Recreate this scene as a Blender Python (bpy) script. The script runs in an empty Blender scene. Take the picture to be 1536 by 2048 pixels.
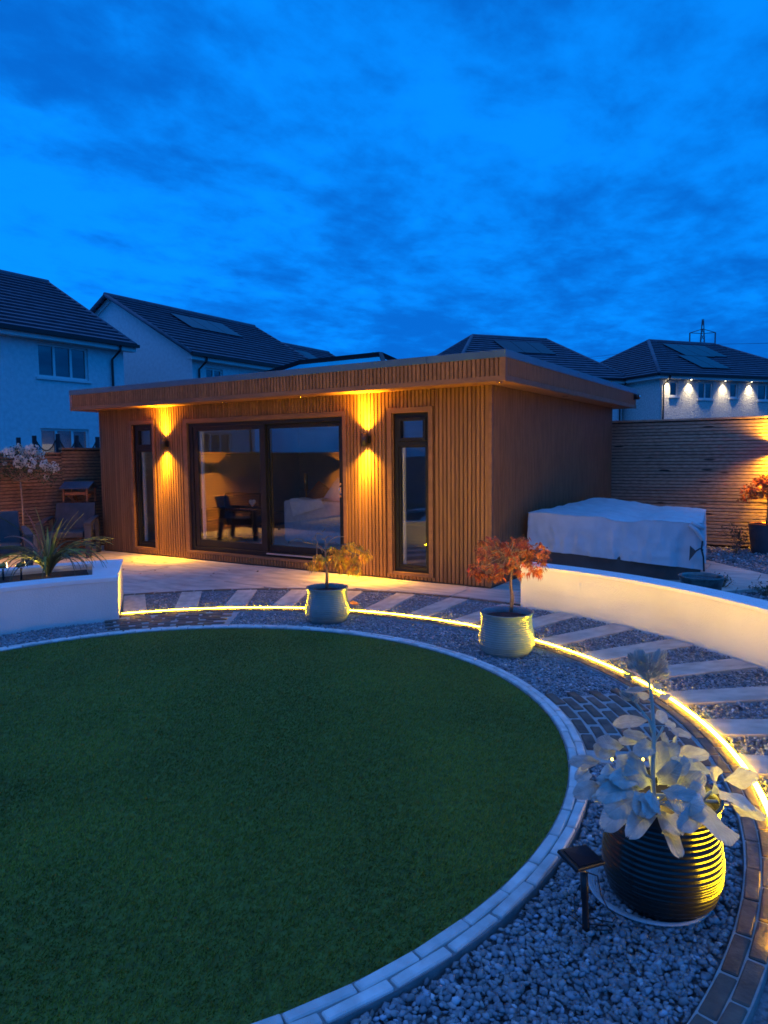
import bpy, bmesh, math, random
import numpy as np
from mathutils import Vector, Matrix, noise as mnoise

random.seed(7); RNG = np.random.default_rng(7)
sc = bpy.context.scene
COL = sc.collection
rad = math.radians
PI = math.pi

# ------------------------------------------------------------------ camera
CAM = Vector((3.2179, -7.3086, 1.5))
RT = Vector((0.8447785, 0.53501826, -0.01023521))
UP = Vector((-0.03341002, 0.07182393, 0.99685761))
FW = Vector((-0.53407215, 0.84178191, -0.07855028))
cd = bpy.data.cameras.new('camera'); cam = bpy.data.objects.new('camera', cd); COL.objects.link(cam)
cd.sensor_fit = 'VERTICAL'; cd.sensor_height = 36; cd.sensor_width = 27
cd.lens = 1420.92 * 36 / 2048; cd.clip_start = .05; cd.clip_end = 3000
cam.matrix_world = Matrix(((RT.x, UP.x, -FW.x, CAM.x), (RT.y, UP.y, -FW.y, CAM.y), (RT.z, UP.z, -FW.z, CAM.z), (0, 0, 0, 1)))
sc.camera = cam
FPX = 1420.92
def P(x, y, d):
    """photo pixel (1536x2048) at camera depth d -> world point"""
    return CAM + (FW + RT * ((x - 768) / FPX) + UP * ((1024 - y) / FPX)) * d
def G(x, y, z=0.0):
    """photo pixel -> world point on the level z"""
    v = FW + RT * ((x - 768) / FPX) + UP * ((1024 - y) / FPX)
    return CAM + v * ((z - CAM.z) / v.z)

# ------------------------------------------------------------------ sky, light, exposure
SKY_GAIN = 1.06
SKY_SEED = (2.3, 9.6)
w = bpy.data.worlds.new('World'); sc.world = w; w.use_nodes = True
nt = w.node_tree; N = nt.nodes; L = nt.links
bg = N['Background']
sky = N.new('ShaderNodeTexSky'); sky.sky_type = 'NISHITA'; sky.sun_disc = False
sky.sun_elevation = rad(-2.5); sky.sun_rotation = rad(-80); sky.ozone_density = 3.0
def wmath(op, a, b=None, clamp=False):
    n = N.new('ShaderNodeMath'); n.operation = op; n.use_clamp = clamp
    for i, v in enumerate((a, b)):
        if v is None: continue
        if isinstance(v, (int, float)): n.inputs[i].default_value = v
        else: L.new(v, n.inputs[i])
    return n.outputs[0]
bw = N.new('ShaderNodeRGBToBW'); L.new(sky.outputs[0], bw.inputs[0])
base = wmath('MULTIPLY', wmath('POWER', wmath('ADD', bw.outputs[0], .004), .13), 1.66)
tc = N.new('ShaderNodeTexCoord')
sep = N.new('ShaderNodeSeparateXYZ'); L.new(tc.outputs['Generated'], sep.inputs[0])
zc = wmath('MAXIMUM', sep.outputs[2], .03)
den = wmath('ADD', zc, .10)
cx_, cy_ = wmath('DIVIDE', sep.outputs[0], den), wmath('DIVIDE', sep.outputs[1], den)
comb = N.new('ShaderNodeCombineXYZ'); L.new(cx_, comb.inputs[0]); L.new(cy_, comb.inputs[1])
def wnoise(scale, detail, rough, off, dist=0.0, lac=2.0, stretch=(1, 1, 1), rot=0):
    m = N.new('ShaderNodeMapping'); m.inputs['Location'].default_value = off; m.inputs['Scale'].default_value = stretch
    m.inputs['Rotation'].default_value = (0, 0, rot)
    L.new(comb.outputs[0], m.inputs[0])
    n = N.new('ShaderNodeTexNoise'); n.inputs['Scale'].default_value = scale; n.inputs['Detail'].default_value = detail
    n.inputs['Roughness'].default_value = rough; n.inputs['Distortion'].default_value = dist
    L.new(m.outputs[0], n.inputs['Vector']); return n.outputs['Fac']
def wramp(v, a, b, smooth=True):
    n = N.new('ShaderNodeMapRange'); n.interpolation_type = 'SMOOTHSTEP' if smooth else 'LINEAR'
    n.inputs['From Min'].default_value = a; n.inputs['From Max'].default_value = b
    L.new(v, n.inputs['Value']); return n.outputs[0]
big = wnoise(.62, 2, .45, (SKY_SEED[0], SKY_SEED[1], 0), .25, stretch=(1, .75, 1), rot=.55)
small = wnoise(2.6, 9, .60, (7.3, 2.2, 0), .25, stretch=(1, .7, 1), rot=.8)
fine = wnoise(7.5, 6, .6, (2.9, 8.1, 0), .15, stretch=(1, .8, 1), rot=.4)
lowsky = wmath('SUBTRACT', 1.0, wramp(sep.outputs[2], .10, .36))
field = wmath('ADD', wmath('ADD', wmath('ADD', wmath('MULTIPLY', big, .80), wmath('MULTIPLY', small, .86)), wmath('MULTIPLY', fine, .52)), wmath('MULTIPLY', lowsky, .11))
cloud = wramp(field, .92, 1.38)
clr = N.new('ShaderNodeMix'); clr.data_type = 'RGBA'
clr.inputs[6].default_value = (.0015, .228, .90, 1)      # clear dusk blue
clr.inputs[7].default_value = (.0015, .108, .51, 1)      # cloud blue
L.new(wmath('MULTIPLY', cloud, .96), clr.inputs[0])
vm = N.new('ShaderNodeVectorMath'); vm.operation = 'SCALE'
L.new(clr.outputs[2], vm.inputs[0]); L.new(wmath('MULTIPLY', base, SKY_GAIN), vm.inputs['Scale'])
L.new(vm.outputs[0], bg.inputs['Color']); bg.inputs['Strength'].default_value = 1.0
sd = bpy.data.lights.new('sun', 'SUN'); sd.energy = .20; sd.angle = rad(100); sd.color = (1.0, .78, .56)
so = bpy.data.objects.new('sun', sd); COL.objects.link(so); so.rotation_euler = Vector((.2, .12, -1)).to_track_quat('-Z', 'Y').to_euler()
sc.view_settings.view_transform = 'Standard'; sc.view_settings.look = 'None'
sc.view_settings.exposure = 0; sc.view_settings.gamma = 1
sc.render.engine = 'CYCLES'
sc.cycles.use_denoising = True; sc.cycles.filter_width = 1.65
sc.cycles.max_bounces = 7; sc.cycles.diffuse_bounces = 3; sc.cycles.glossy_bounces = 3; sc.cycles.transparent_max_bounces = 10
sc.cycles.sample_clamp_indirect = 4; sc.cycles.caustics_reflective = False; sc.cycles.caustics_refractive = False

# strengths of the garden's own lamps
LED_E = 285.0; WALL_LAMP_W = 200.0; FENCE_LAMP_W = 300.0; HOUSE_LAMP_W = 150.0
AMBER = (1.0, .47, .014); LEDCOL = (1.0, .57, .0045)

# ------------------------------------------------------------------ materials
def mat(name, col, rough=.7, var=.15, scale=6, bump=0.0, bscale=40, rnd=0.0, stretch=(1, 1, 1), metal=0.0, spec=.5, coat=0.0,
        col2=None, detail=5, attr=None, lo=.35, hi=.65, trans=0.0, bdist=.01):
    m = bpy.data.materials.new(name); m.use_nodes = True
    t = m.node_tree; n = t.nodes; k = t.links; b = n['Principled BSDF']
    tcn = n.new('ShaderNodeTexCoord'); mp = n.new('ShaderNodeMapping'); mp.inputs['Scale'].default_value = stretch
    k.new(tcn.outputs['Object'], mp.inputs[0])
    if rnd:
        oi = n.new('ShaderNodeObjectInfo'); sc_ = n.new('ShaderNodeMath'); sc_.operation = 'MULTIPLY'; sc_.inputs[1].default_value = 37.0
        k.new(oi.outputs['Random'], sc_.inputs[0])
        cb = n.new('ShaderNodeCombineXYZ'); k.new(sc_.outputs[0], cb.inputs[0]); k.new(sc_.outputs[0], cb.inputs[2])
        k.new(cb.outputs[0], mp.inputs['Location'])
    nz = n.new('ShaderNodeTexNoise'); nz.inputs['Scale'].default_value = scale; nz.inputs['Detail'].default_value = detail
    k.new(mp.outputs[0], nz.inputs['Vector'])
    mr = n.new('ShaderNodeMapRange'); mr.inputs['From Min'].default_value = lo; mr.inputs['From Max'].default_value = hi
    k.new(nz.outputs['Fac'], mr.inputs['Value'])
    mx = n.new('ShaderNodeMix'); mx.data_type = 'RGBA'
    c1 = [c * (1 - var) for c in col]; c2 = col2 or [min(1, c * (1 + var)) for c in col]
    mx.inputs[6].default_value = (*c1, 1); mx.inputs[7].default_value = (*c2, 1)
    k.new(mr.outputs[0], mx.inputs[0]); out = mx.outputs[2]
    if rnd:
        hs = n.new('ShaderNodeHueSaturation'); ma = n.new('ShaderNodeMapRange')
        ma.inputs['To Min'].default_value = 1 - rnd; ma.inputs['To Max'].default_value = 1 + rnd
        k.new(oi.outputs['Random'], ma.inputs['Value']); k.new(ma.outputs[0], hs.inputs['Value']); k.new(out, hs.inputs['Color']); out = hs.outputs[0]
    if attr:
        at = n.new('ShaderNodeAttribute'); at.attribute_name = attr
        m2 = n.new('ShaderNodeMix'); m2.data_type = 'RGBA'; m2.blend_type = 'MULTIPLY'; m2.inputs[0].default_value = 1
        k.new(out, m2.inputs[6]); k.new(at.outputs['Color'], m2.inputs[7]); out = m2.outputs[2]
    k.new(out, b.inputs['Base Color'])
    b.inputs['Roughness'].default_value = rough; b.inputs['Metallic'].default_value = metal
    b.inputs['Specular IOR Level'].default_value = spec; b.inputs['Coat Weight'].default_value = coat
    if trans: b.inputs['Subsurface Weight'].default_value = 0
    if bump:
        bz = n.new('ShaderNodeTexNoise'); bz.inputs['Scale'].default_value = bscale; bz.inputs['Detail'].default_value = 6
        k.new(mp.outputs[0], bz.inputs['Vector'])
        bp = n.new('ShaderNodeBump'); bp.inputs['Strength'].default_value = bump; bp.inputs['Distance'].default_value = bdist
        k.new(bz.outputs['Fac'], bp.inputs['Height']); k.new(bp.outputs[0], b.inputs['Normal'])
    return m
def leafmat(name, col, var=.3, scale=30, rough=.6, rnd=.2, tr=.35, attr=None):
    m = mat(name, col, rough, var, scale, rnd=rnd, attr=attr)
    n = m.node_tree.nodes; k = m.node_tree.links; b = n['Principled BSDF']; o = n['Material Output']
    t = n.new('ShaderNodeBsdfTranslucent'); mx = n.new('ShaderNodeMixShader'); mx.inputs[0].default_value = tr
    k.new(b.inputs['Base Color'].links[0].from_socket, t.inputs['Color'])
    k.new(b.outputs[0], mx.inputs[1]); k.new(t.outputs[0], mx.inputs[2]); k.new(mx.outputs[0], o.inputs[0])
    return m
def emit(name, col, s):
    m = bpy.data.materials.new(name); m.use_nodes = True; b = m.node_tree.nodes['Principled BSDF']
    b.inputs['Base Color'].default_value = (.8, .8, .8, 1); b.inputs['Emission Color'].default_value = (*col, 1); b.inputs['Emission Strength'].default_value = s
    return m
def glass(name, ior=1.6, tint=(.86, .9, .9), k_=1.0, rough=0.0):
    m = bpy.data.materials.new(name); m.use_nodes = True; t = m.node_tree; n = t.nodes; k = t.links
    n.remove(n['Principled BSDF']); o = n['Material Output']
    tr = n.new('ShaderNodeBsdfTransparent'); tr.inputs[0].default_value = (*tint, 1)
    gl = n.new('ShaderNodeBsdfGlossy'); gl.inputs['Roughness'].default_value = rough; gl.inputs['Color'].default_value = (.95, .97, 1, 1)
    lw = n.new('ShaderNodeLayerWeight'); lw.inputs[0].default_value = .5; f0 = ((ior - 1) / (ior + 1)) ** 2
    pw = n.new('ShaderNodeMath'); pw.operation = 'POWER'; pw.inputs[1].default_value = 5; k.new(lw.outputs['Facing'], pw.inputs[0])
    mu = n.new('ShaderNodeMath'); mu.operation = 'MULTIPLY_ADD'; mu.inputs[1].default_value = (1 - f0) * k_; mu.inputs[2].default_value = f0 * k_; mu.use_clamp = True; k.new(pw.outputs[0], mu.inputs[0])
    nz = n.new('ShaderNodeTexNoise'); nz.inputs['Scale'].default_value = 1.3; bp = n.new('ShaderNodeBump'); bp.inputs['Strength'].default_value = .012; bp.inputs['Distance'].default_value = .1
    tcn = n.new('ShaderNodeTexCoord'); k.new(tcn.outputs['Object'], nz.inputs['Vector']); k.new(nz.outputs['Fac'], bp.inputs['Height']); k.new(bp.outputs[0], gl.inputs['Normal'])
    mx = n.new('ShaderNodeMixShader'); k.new(mu.outputs[0], mx.inputs[0]); k.new(tr.outputs[0], mx.inputs[1]); k.new(gl.outputs[0], mx.inputs[2]); k.new(mx.outputs[0], o.inputs[0])
    return m

M = {}
M['clad'] = mat('composite_cladding', (.215, .108, .052), .62, .16, 5, .12, 60, rnd=.15, stretch=(6, 6, .7), spec=.3)
M['cladback'] = mat('cladding_groove', (.09, .042, .022), .8, .2, 6)
M['trim'] = mat('composite_trim', (.205, .104, .056), .6, .12, 4, .1, 60, stretch=(1, 3, 3), spec=.3)
M['soffit'] = mat('soffit_board', (.30, .135, .06), .6, .12, 5, .08, 50, stretch=(1, 8, 1), spec=.3)
M['anth'] = mat('anthracite_frame', (.014, .017, .022), .45, .12, 8, spec=.18)
M['cap'] = mat('roof_capping_metal', (.06, .12, .195), .36, .1, 4, spec=.5)
M['roofmem'] = mat('roof_membrane', (.06, .065, .07), .8, .2, 3)
M['glass'] = glass('window_glass', 1.75, (.95, .965, .97), 1.25)
M['hglass'] = glass('house_window_glass', 1.9, (.45, .5, .55), 1.3)
M['lanternglass'] = glass('lantern_glass', 2.2, (.5, .55, .6), 1.6)
M['black'] = mat('black_metal', (.018, .018, .02), .45, .2, 10)
M['plasterin'] = mat('interior_plaster', (.62, .60, .57), .9, .04, 3, .03, 40)
M['floorin'] = mat('interior_floor', (.42, .36, .30), .5, .15, 3, stretch=(1, 6, 1))
M['whitepvc'] = mat('white_upvc', (.80, .80, .79), .35, .03, 3)
M['render'] = mat('house_render', (.76, .77, .77), .95, .07, 9, .55, 26, bdist=.02)
M['render2'] = mat('roughcast_render', (.68, .66, .62), .95, .16, 14, 1.0, 16, bdist=.06)
M['tile'] = mat('concrete_roof_tile', (.080, .11, .15), .65, .2, 3, .25, 30)
M['pv'] = mat('solar_panel', (.012, .016, .030), .35, .15, 3, spec=.25)
M['gutter'] = mat('black_gutter', (.012, .012, .014), .4, .2, 6)
M['fascia'] = mat('white_fascia', (.78, .78, .77), .5, .04, 4)
M['fence'] = mat('slatted_fence_timber', (.40, .20, .11), .72, .30, 3.0, .25, 30, rnd=.14, stretch=(5, 5, 22), col2=(.48, .26, .14))
M['fence2'] = mat('weathered_fence_timber', (.46, .30, .19), .75, .25, 3.0, .25, 30, rnd=.12, stretch=(4, 5, 20), col2=(.54, .37, .25))
M['fpost'] = mat('fence_post_timber', (.07, .045, .03), .85, .3, 6)
M['knot'] = mat('timber_knot', (.05, .03, .02), .85, .3, 20)
M['whitewall'] = mat('white_masonry_render', (.80, .77, .73), .92, .07, 1.7, .6, 95, bdist=.008, detail=9)
M['coping'] = mat('white_coping', (.82, .83, .84), .6, .04, 4, .05, 40)
M['slab'] = mat('sandstone_slab', (.52, .44, .38), .75, .22, 2.6, .35, 9, rnd=.10, stretch=(1, 3.2, 1), col2=(.64, .55, .47), bdist=.02)
M['plank'] = mat('travertine_plank', (.56, .47, .39), .7, .20, 6, .3, 22, rnd=.07, stretch=(1, 2.0, 1), col2=(.66, .57, .48))
M['paver'] = mat('pale_limestone_paver', (.68, .66, .62), .75, .14, 12, .3, 45, rnd=.12, col2=(.80, .78, .74))
M['brick'] = mat('dark_clay_paver', (.135, .090, .072), .72, .30, 12, .35, 60, rnd=.22, col2=(.19, .13, .10))
M['grout'] = mat('grey_grout', (.40, .39, .37), .95, .15, 20, .3, 90)
M['darkgrout'] = mat('edging_mortar', (.24, .25, .25), .95, .15, 20, .3, 90)
M['soil'] = mat('dark_soil', (.035, .027, .02), .95, .4, 18, .9, 40)
M['gravelbase'] = mat('gravel_bed', (.25, .25, .26), .95, .35, 45, .8, 70)
M['pebble'] = mat('slate_pebble', (.285, .29, .305), .75, .18, 30, .2, 60, attr='tone')
M['grass'] = mat('artificial_grass', (.25, .26, .026), .6, .18, 1.3, attr='tone', spec=.25)
M['grassbase'] = mat('turf_backing', (.10, .14, .02), .9, .3, 30)
M['ground'] = mat('earth_ground', (.06, .055, .045), .95, .3, .5)
M['glaze'] = mat('blue_green_glaze', (.14, .265, .275), .18, .16, 5, .06, 20, rnd=.05, spec=.6, coat=.35, col2=(.19, .32, .32))
M['darkglaze'] = mat('dark_bronze_glaze', (.014, .0135, .010), .27, .25, 6, .05, 20, spec=.5, coat=.2)
M['saucer'] = mat('pale_ribbed_saucer', (.42, .44, .45), .5, .15, 10)
M['coverlight'] = mat('pale_grey_cover_fabric', (.64, .65, .67), .75, .07, 5, .15, 60)
M['coverdark'] = mat('brown_cover_fabric', (.10, .075, .065), .8, .15, 5, .15, 60)
M['bark'] = mat('pale_bark', (.30, .21, .14), .8, .3, 30, .4, 60)
M['acerred'] = leafmat('red_maple_leaf', (.46, .135, .04), .45, 12, .6, tr=.3, attr='tone')
M['acergold'] = leafmat('golden_maple_leaf', (.66, .42, .05), .3, 12, .6, tr=.3, attr='tone')
M['silver'] = leafmat('silver_felt_leaf', (.49, .54, .52), .14, 5, .85, .16, .28)
M['stem'] = mat('silver_stem', (.46, .50, .45), .85, .12, 20)
M['strap'] = leafmat('strap_leaf', (.17, .19, .085), .35, 9, .5, .35, .3)
M['straphi'] = leafmat('lime_strap_leaf', (.36, .37, .08), .3, 9, .5, .2, .35)
M['strapred'] = leafmat('reddish_strap_leaf', (.34, .16, .12), .3, 9, .5, .2, .35)
M['roseleaf'] = leafmat('rose_leaf', (.075, .10, .035), .4, 20, .6, 0, .3, attr='tone')
M['petal'] = leafmat('cream_petal', (.80, .76, .66), .08, 20, .8, .05, .25)
M['rattan'] = mat('dark_grey_resin', (.045, .05, .058), .55, .2, 10, .3, 60)
M['orangewood'] = mat('stained_wood', (.36, .13, .05), .6, .2, 8, stretch=(1, 1, 8))
M['slate'] = mat('slate_roof', (.05, .075, .11), .6, .2, 10)
M['sofa'] = mat('pale_boucle', (.62, .63, .65), .95, .08, 20, .8, 120)
M['throw'] = mat('white_throw', (.75, .76, .78), .95, .06, 15, .3, 80)
M['cushbrown'] = mat('rust_cushion', (.13, .045, .028), .9, .15, 20, .3, 80)
M['cushgrey'] = mat('grey_upholstery', (.22, .22, .23), .95, .1, 20, .3, 80)
M['darkfab'] = mat('charcoal_upholstery', (.03, .03, .034), .85, .2, 20, .3, 80)
M['brass'] = mat('brass', (.62, .42, .14), .3, .1, 10, metal=1.0)
M['chrome'] = mat('chrome', (.75, .75, .75), .15, .05, 10, metal=1.0)
M['pylon'] = mat('galvanised_steel', (.11, .13, .16), .7, .2, 1)
M['water'] = mat('dark_water', (.02, .035, .05), .06, .3, 8, .5, 14, spec=.8, bdist=.02)
M['bowlglaze'] = mat('mottled_green_glaze', (.06, .09, .085), .35, .5, 12, .2, 30, spec=.6, coat=.3, col2=(.12, .16, .14))
M['greypot'] = mat('grey_resin_pot', (.075, .08, .09), .6, .15, 6, .1, 40)
M['copper'] = mat('copper_rim', (.42, .18, .09), .45, .15, 10, metal=.6)
M['shrub'] = leafmat('dull_shrub_leaf', (.10, .10, .06), .4, 20, .7, 0, .25, attr='tone')
M['deadleaf'] = leafmat('fallen_leaf', (.10, .06, .03), .4, 20, .8, .3, .2)
M['orangeleaf'] = leafmat('orange_fallen_leaf', (.60, .24, .08), .3, 20, .7, .1, .3)
M['redleaf'] = leafmat('red_leaf', (.75, .10, .06), .2, 20, .6, 0, .3)
M['led'] = emit('warm_led_tube', LEDCOL, LED_E)
M['bulb'] = emit('lit_lamp_lens', (1.0, .72, .30), 30)
M['downlit'] = emit('lit_house_downlight', (1.0, .85, .55), 25)
M['warmroom'] = emit('warm_lit_room', (1.0, .62, .22), .8)
M['fairy'] = emit('fairy_bulb', (1.0, .70, .05), 12)
M['alu'] = mat('aluminium_channel', (.55, .55, .55), .4, .08, 10, metal=.8)
M['net'] = mat('black_netting', (.012, .012, .018), .8, .2, 10)

def add_veins(m):
    n = m.node_tree.nodes; k = m.node_tree.links; b = n['Principled BSDF']; src = b.inputs['Base Color'].links[0].from_socket
    tcn = n.new('ShaderNodeTexCoord'); sp_ = n.new('ShaderNodeSeparateXYZ'); k.new(tcn.outputs['Object'], sp_.inputs[0])
    def mth(op, a, c=None, d=None):
        q = n.new('ShaderNodeMath'); q.operation = op
        for i, v in enumerate((a, c, d)):
            if v is None: continue
            if isinstance(v, (int, float)): q.inputs[i].default_value = v
            else: k.new(v, q.inputs[i])
        return q.outputs[0]
    ay = mth('ABSOLUTE', sp_.outputs[1]); ph = mth('MULTIPLY_ADD', ay, -7.0, mth('MULTIPLY', sp_.outputs[0], 11.0))
    vein = mth('POWER', mth('ABSOLUTE', mth('SINE', mth('MULTIPLY', ph, PI))), 5.0)
    rib = mth('SUBTRACT', 1.0, mth('MINIMUM', mth('MULTIPLY', ay, 22.0), 1.0))
    amt = mth('MAXIMUM', mth('MULTIPLY', mth('SUBTRACT', 1.0, vein), .0), mth('MAXIMUM', mth('MULTIPLY', vein, .35), rib))
    mx = n.new('ShaderNodeMix'); mx.data_type = 'RGBA'; mx.inputs[7].default_value = (.62, .66, .60, 1); k.new(mth('MULTIPLY', amt, .55), mx.inputs[0]); k.new(src, mx.inputs[6]); k.new(mx.outputs[2], b.inputs['Base Color'])
    bp = n.new('ShaderNodeBump'); bp.inputs['Strength'].default_value = .55; bp.inputs['Distance'].default_value = .006; bp.invert = True; k.new(amt, bp.inputs['Height']); k.new(bp.outputs[0], b.inputs['Normal'])
    b.inputs['Sheen Weight'].default_value = .35
add_veins(M['silver'])

# ------------------------------------------------------------------ mesh helpers
ORG = {}
class MB:
    def __init__(s): s.v = []; s.f = []
    def add(s, vs, fs):
        b = len(s.v); s.v += [tuple(q) for q in vs]; s.f += [tuple(i + b for i in f) for f in fs]; return s
    def box(s, x0, y0, z0, x1, y1, z1):
        return s.add([(x0, y0, z0), (x1, y0, z0), (x1, y1, z0), (x0, y1, z0), (x0, y0, z1), (x1, y0, z1), (x1, y1, z1), (x0, y1, z1)],
                     [(0, 3, 2, 1), (4, 5, 6, 7), (0, 1, 5, 4), (1, 2, 6, 5), (2, 3, 7, 6), (3, 0, 4, 7)])
    def obox(s, c, a, b, d):
        c, a, b, d = map(Vector, (c, a, b, d))
        vs = [c + a * i + b * j + d * k for k in (-1, 1) for i, j in ((-1, -1), (1, -1), (1, 1), (-1, 1))]
        return s.add(vs, [(0, 3, 2, 1), (4, 5, 6, 7), (0, 1, 5, 4), (1, 2, 6, 5), (2, 3, 7, 6), (3, 0, 4, 7)])
    def beam(s, p, q, w_, h_, up=(0, 0, 1)):
        p, q = Vector(p), Vector(q); d = q - p; t = d.normalized(); u = Vector(up)
        a = t.cross(u); a = a.normalized() if a.length > 1e-4 else t.cross(Vector((1, 0, 0))).normalized(); b = a.cross(t)
        return s.obox((p + q) / 2, d / 2, a * (w_ / 2), b * (h_ / 2))
    def prism(s, poly, z0, z1):
        n = len(poly); vs = [(x, y, z0) for x, y in poly] + [(x, y, z1) for x, y in poly]
        return s.add(vs, [tuple(reversed(range(n))), tuple(range(n, 2 * n))] + [(i, (i + 1) % n, n + (i + 1) % n, n + i) for i in range(n)])
    def tube(s, pts, r, n=8, cap=True):
        pts = [Vector(q) for q in pts]; m = len(pts); rs = r if isinstance(r, (list, tuple)) else [r] * m
        vs = []; ref = Vector((.13, .21, .97))
        for i, q in enumerate(pts):
            t = (pts[min(i + 1, m - 1)] - pts[max(i - 1, 0)]).normalized()
            a = t.cross(ref)
            if a.length < 1e-3: a = t.cross(Vector((1, 0, 0)))
            a.normalize(); b = t.cross(a)
            vs += [q + (a * math.cos(2 * PI * j / n) + b * math.sin(2 * PI * j / n)) * rs[i] for j in range(n)]
        fs = [(i * n + j, i * n + (j + 1) % n, (i + 1) * n + (j + 1) % n, (i + 1) * n + j) for i in range(m - 1) for j in range(n)]
        if cap: fs += [tuple(reversed(range(n))), tuple(range((m - 1) * n, m * n))]
        return s.add(vs, fs)
    def lathe(s, prof, n=48, c=(0, 0, 0), close=True):
        m = len(prof); vs = [(c[0] + r * math.cos(2 * PI * j / n), c[1] + r * math.sin(2 * PI * j / n), c[2] + z) for r, z in prof for j in range(n)]
        fs = [(i * n + j, i * n + (j + 1) % n, (i + 1) * n + (j + 1) % n, (i + 1) * n + j) for i in range(m - 1) for j in range(n)]
        if close: fs += [tuple(reversed(range(n))), tuple(range((m - 1) * n, m * n))]
        return s.add(vs, fs)
    def disc(s, c, r, n=32, z=0):
        return s.add([(c[0] + r * math.cos(2 * PI * j / n), c[1] + r * math.sin(2 * PI * j / n), c[2]) for j in range(n)], [tuple(range(n))])
    def arc(s, r0, r1, a0, a1, z0, z1, step=1.5, c=None):
        """solid ring sector, degrees, about the lawn centre"""
        c = c or LC; n = max(2, int(abs(a1 - a0) / step) + 1); vs = []
        for i in range(n + 1):
            a = rad(a0 + (a1 - a0) * i / n); ca, sa = math.cos(a), math.sin(a)
            for r, z in ((r0, z0), (r1, z0), (r1, z1), (r0, z1)): vs.append((c[0] + r * ca, c[1] + r * sa, z))
        fs = [(4 * i + j, 4 * i + (j + 1) % 4, 4 * i + 4 + (j + 1) % 4, 4 * i + 4 + j) for i in range(n) for j in range(4)]
        fs += [(0, 3, 2, 1), (4 * n, 4 * n + 1, 4 * n + 2, 4 * n + 3)]
        return s.add(vs, fs)
    def mesh(s, name, m, smooth=False, off=(0, 0, 0), bevel=0, seg=1):
        me = bpy.data.meshes.new(name)
        me.from_pydata([(x - off[0], y - off[1], z - off[2]) for x, y, z in s.v], [], s.f); me.update()
        bm = bmesh.new(); bm.from_mesh(me)
        bmesh.ops.recalc_face_normals(bm, faces=bm.faces)
        if bevel: bmesh.ops.bevel(bm, geom=list(bm.edges), offset=bevel, segments=seg, affect='EDGES', profile=.6)
        bm.to_mesh(me); bm.free()
        me.materials.append(m if not isinstance(m, str) else M[m])
        if smooth: me.polygons.foreach_set('use_smooth', [True] * len(me.polygons))
        return me
    def build(s, name, m, parent=None, smooth=False, at=None, bevel=0, seg=1):
        o_ = ORG.get(parent.name) if parent else (at or (0, 0, 0))
        me = s.mesh(name, m, smooth, o_ or (0, 0, 0), bevel, seg)
        o = bpy.data.objects.new(name, me); COL.objects.link(o)
        if parent: o.parent = parent; ORG[o.name] = o_
        else: o.location = at or (0, 0, 0); ORG[o.name] = tuple(at or (0, 0, 0))
        return o
def tag(o, label=None, cat=None, group=None, kind=None):
    if label: o['label'] = label
    if cat: o['category'] = cat
    if group: o['group'] = group
    if kind: o['kind'] = kind
    return o
def thing(name, label, cat, loc=(0, 0, 0), group=None, rz=0, local=False):
    o = bpy.data.objects.new(name, None); COL.objects.link(o); o.location = loc; o.rotation_euler = (0, 0, rz); o.empty_display_size = .1
    ORG[o.name] = (0, 0, 0) if (local or rz) else tuple(loc)
    return tag(o, label, cat, group)
def piece(name, me, parent, loc, rot=(0, 0, 0), scl=(1, 1, 1), mw=None):
    """a small piece sharing mesh data; loc in world terms unless the parent is local"""
    o = bpy.data.objects.new(name, me); COL.objects.link(o); o.parent = parent
    g = ORG[parent.name]
    if mw is not None:
        mm = mw.copy(); mm.translation = mm.translation - Vector(g); o.matrix_basis = mm
    else:
        o.location = Vector(loc) - Vector(g); o.rotation_euler = rot; o.scale = scl
    ORG[o.name] = g
    return o
def npmesh(name, V, F, m, tone=None, parent=None, smooth=False, at=(0, 0, 0)):
    """numpy triangles or quads -> one mesh object"""
    V = np.asarray(V, np.float32) - np.asarray(ORG[parent.name] if parent else at, np.float32); F = np.asarray(F, np.int32)
    me = bpy.data.meshes.new(name); k = F.shape[1]
    me.vertices.add(len(V)); me.vertices.foreach_set('co', V.ravel())
    me.loops.add(F.size); me.loops.foreach_set('vertex_index', F.ravel())
    me.polygons.add(len(F)); me.polygons.foreach_set('loop_start', np.arange(0, F.size, k, dtype=np.int32))
    me.update(calc_edges=True)
    if tone is not None:
        a = me.color_attributes.new('tone', 'FLOAT_COLOR', 'POINT'); t = np.asarray(tone, np.float32)
        if t.ndim == 1: t = np.stack([t, t, t], 1)
        a.data.foreach_set('color', np.concatenate([t, np.ones((len(t), 1), np.float32)], 1).ravel())
    me.materials.append(M[m])
    if smooth: me.polygons.foreach_set('use_smooth', np.ones(len(F), bool))
    o = bpy.data.objects.new(name, me); COL.objects.link(o)
    if parent: o.parent = parent; ORG[o.name] = ORG[parent.name]
    else: o.location = at; ORG[o.name] = tuple(at)
    return o
def lamp(name, kind, parent, loc, energy, col, direction=None, size=None, blend=.5, radius=.02):
    d = bpy.data.lights.new(name, kind); d.energy = energy; d.color = col; d.shadow_soft_size = radius
    if kind == 'SPOT': d.spot_size = rad(size); d.spot_blend = blend
    o = bpy.data.objects.new(name, d); COL.objects.link(o); o.parent = parent
    o.location = Vector(loc) - Vector(ORG[parent.name])
    if direction: o.rotation_euler = Vector(direction).to_track_quat('-Z', 'Y').to_euler()
    return o
def pol(r, a, z=0.0): return Vector((LC[0] + r * math.cos(rad(a)), LC[1] + r * math.sin(rad(a)), z))
LC = (-.0175, -4.786)          # centre of the round lawn

# ================================================================== THE SETTING
def struct(o): o['kind'] = 'structure'; return o
mb = MB(); mb.add([(-900, -900, -.07), (900, -900, -.07), (900, 1500, -.07), (-900, 1500, -.07)], [(0, 1, 2, 3)])
struct(mb.build('ground', 'ground'))

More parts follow.
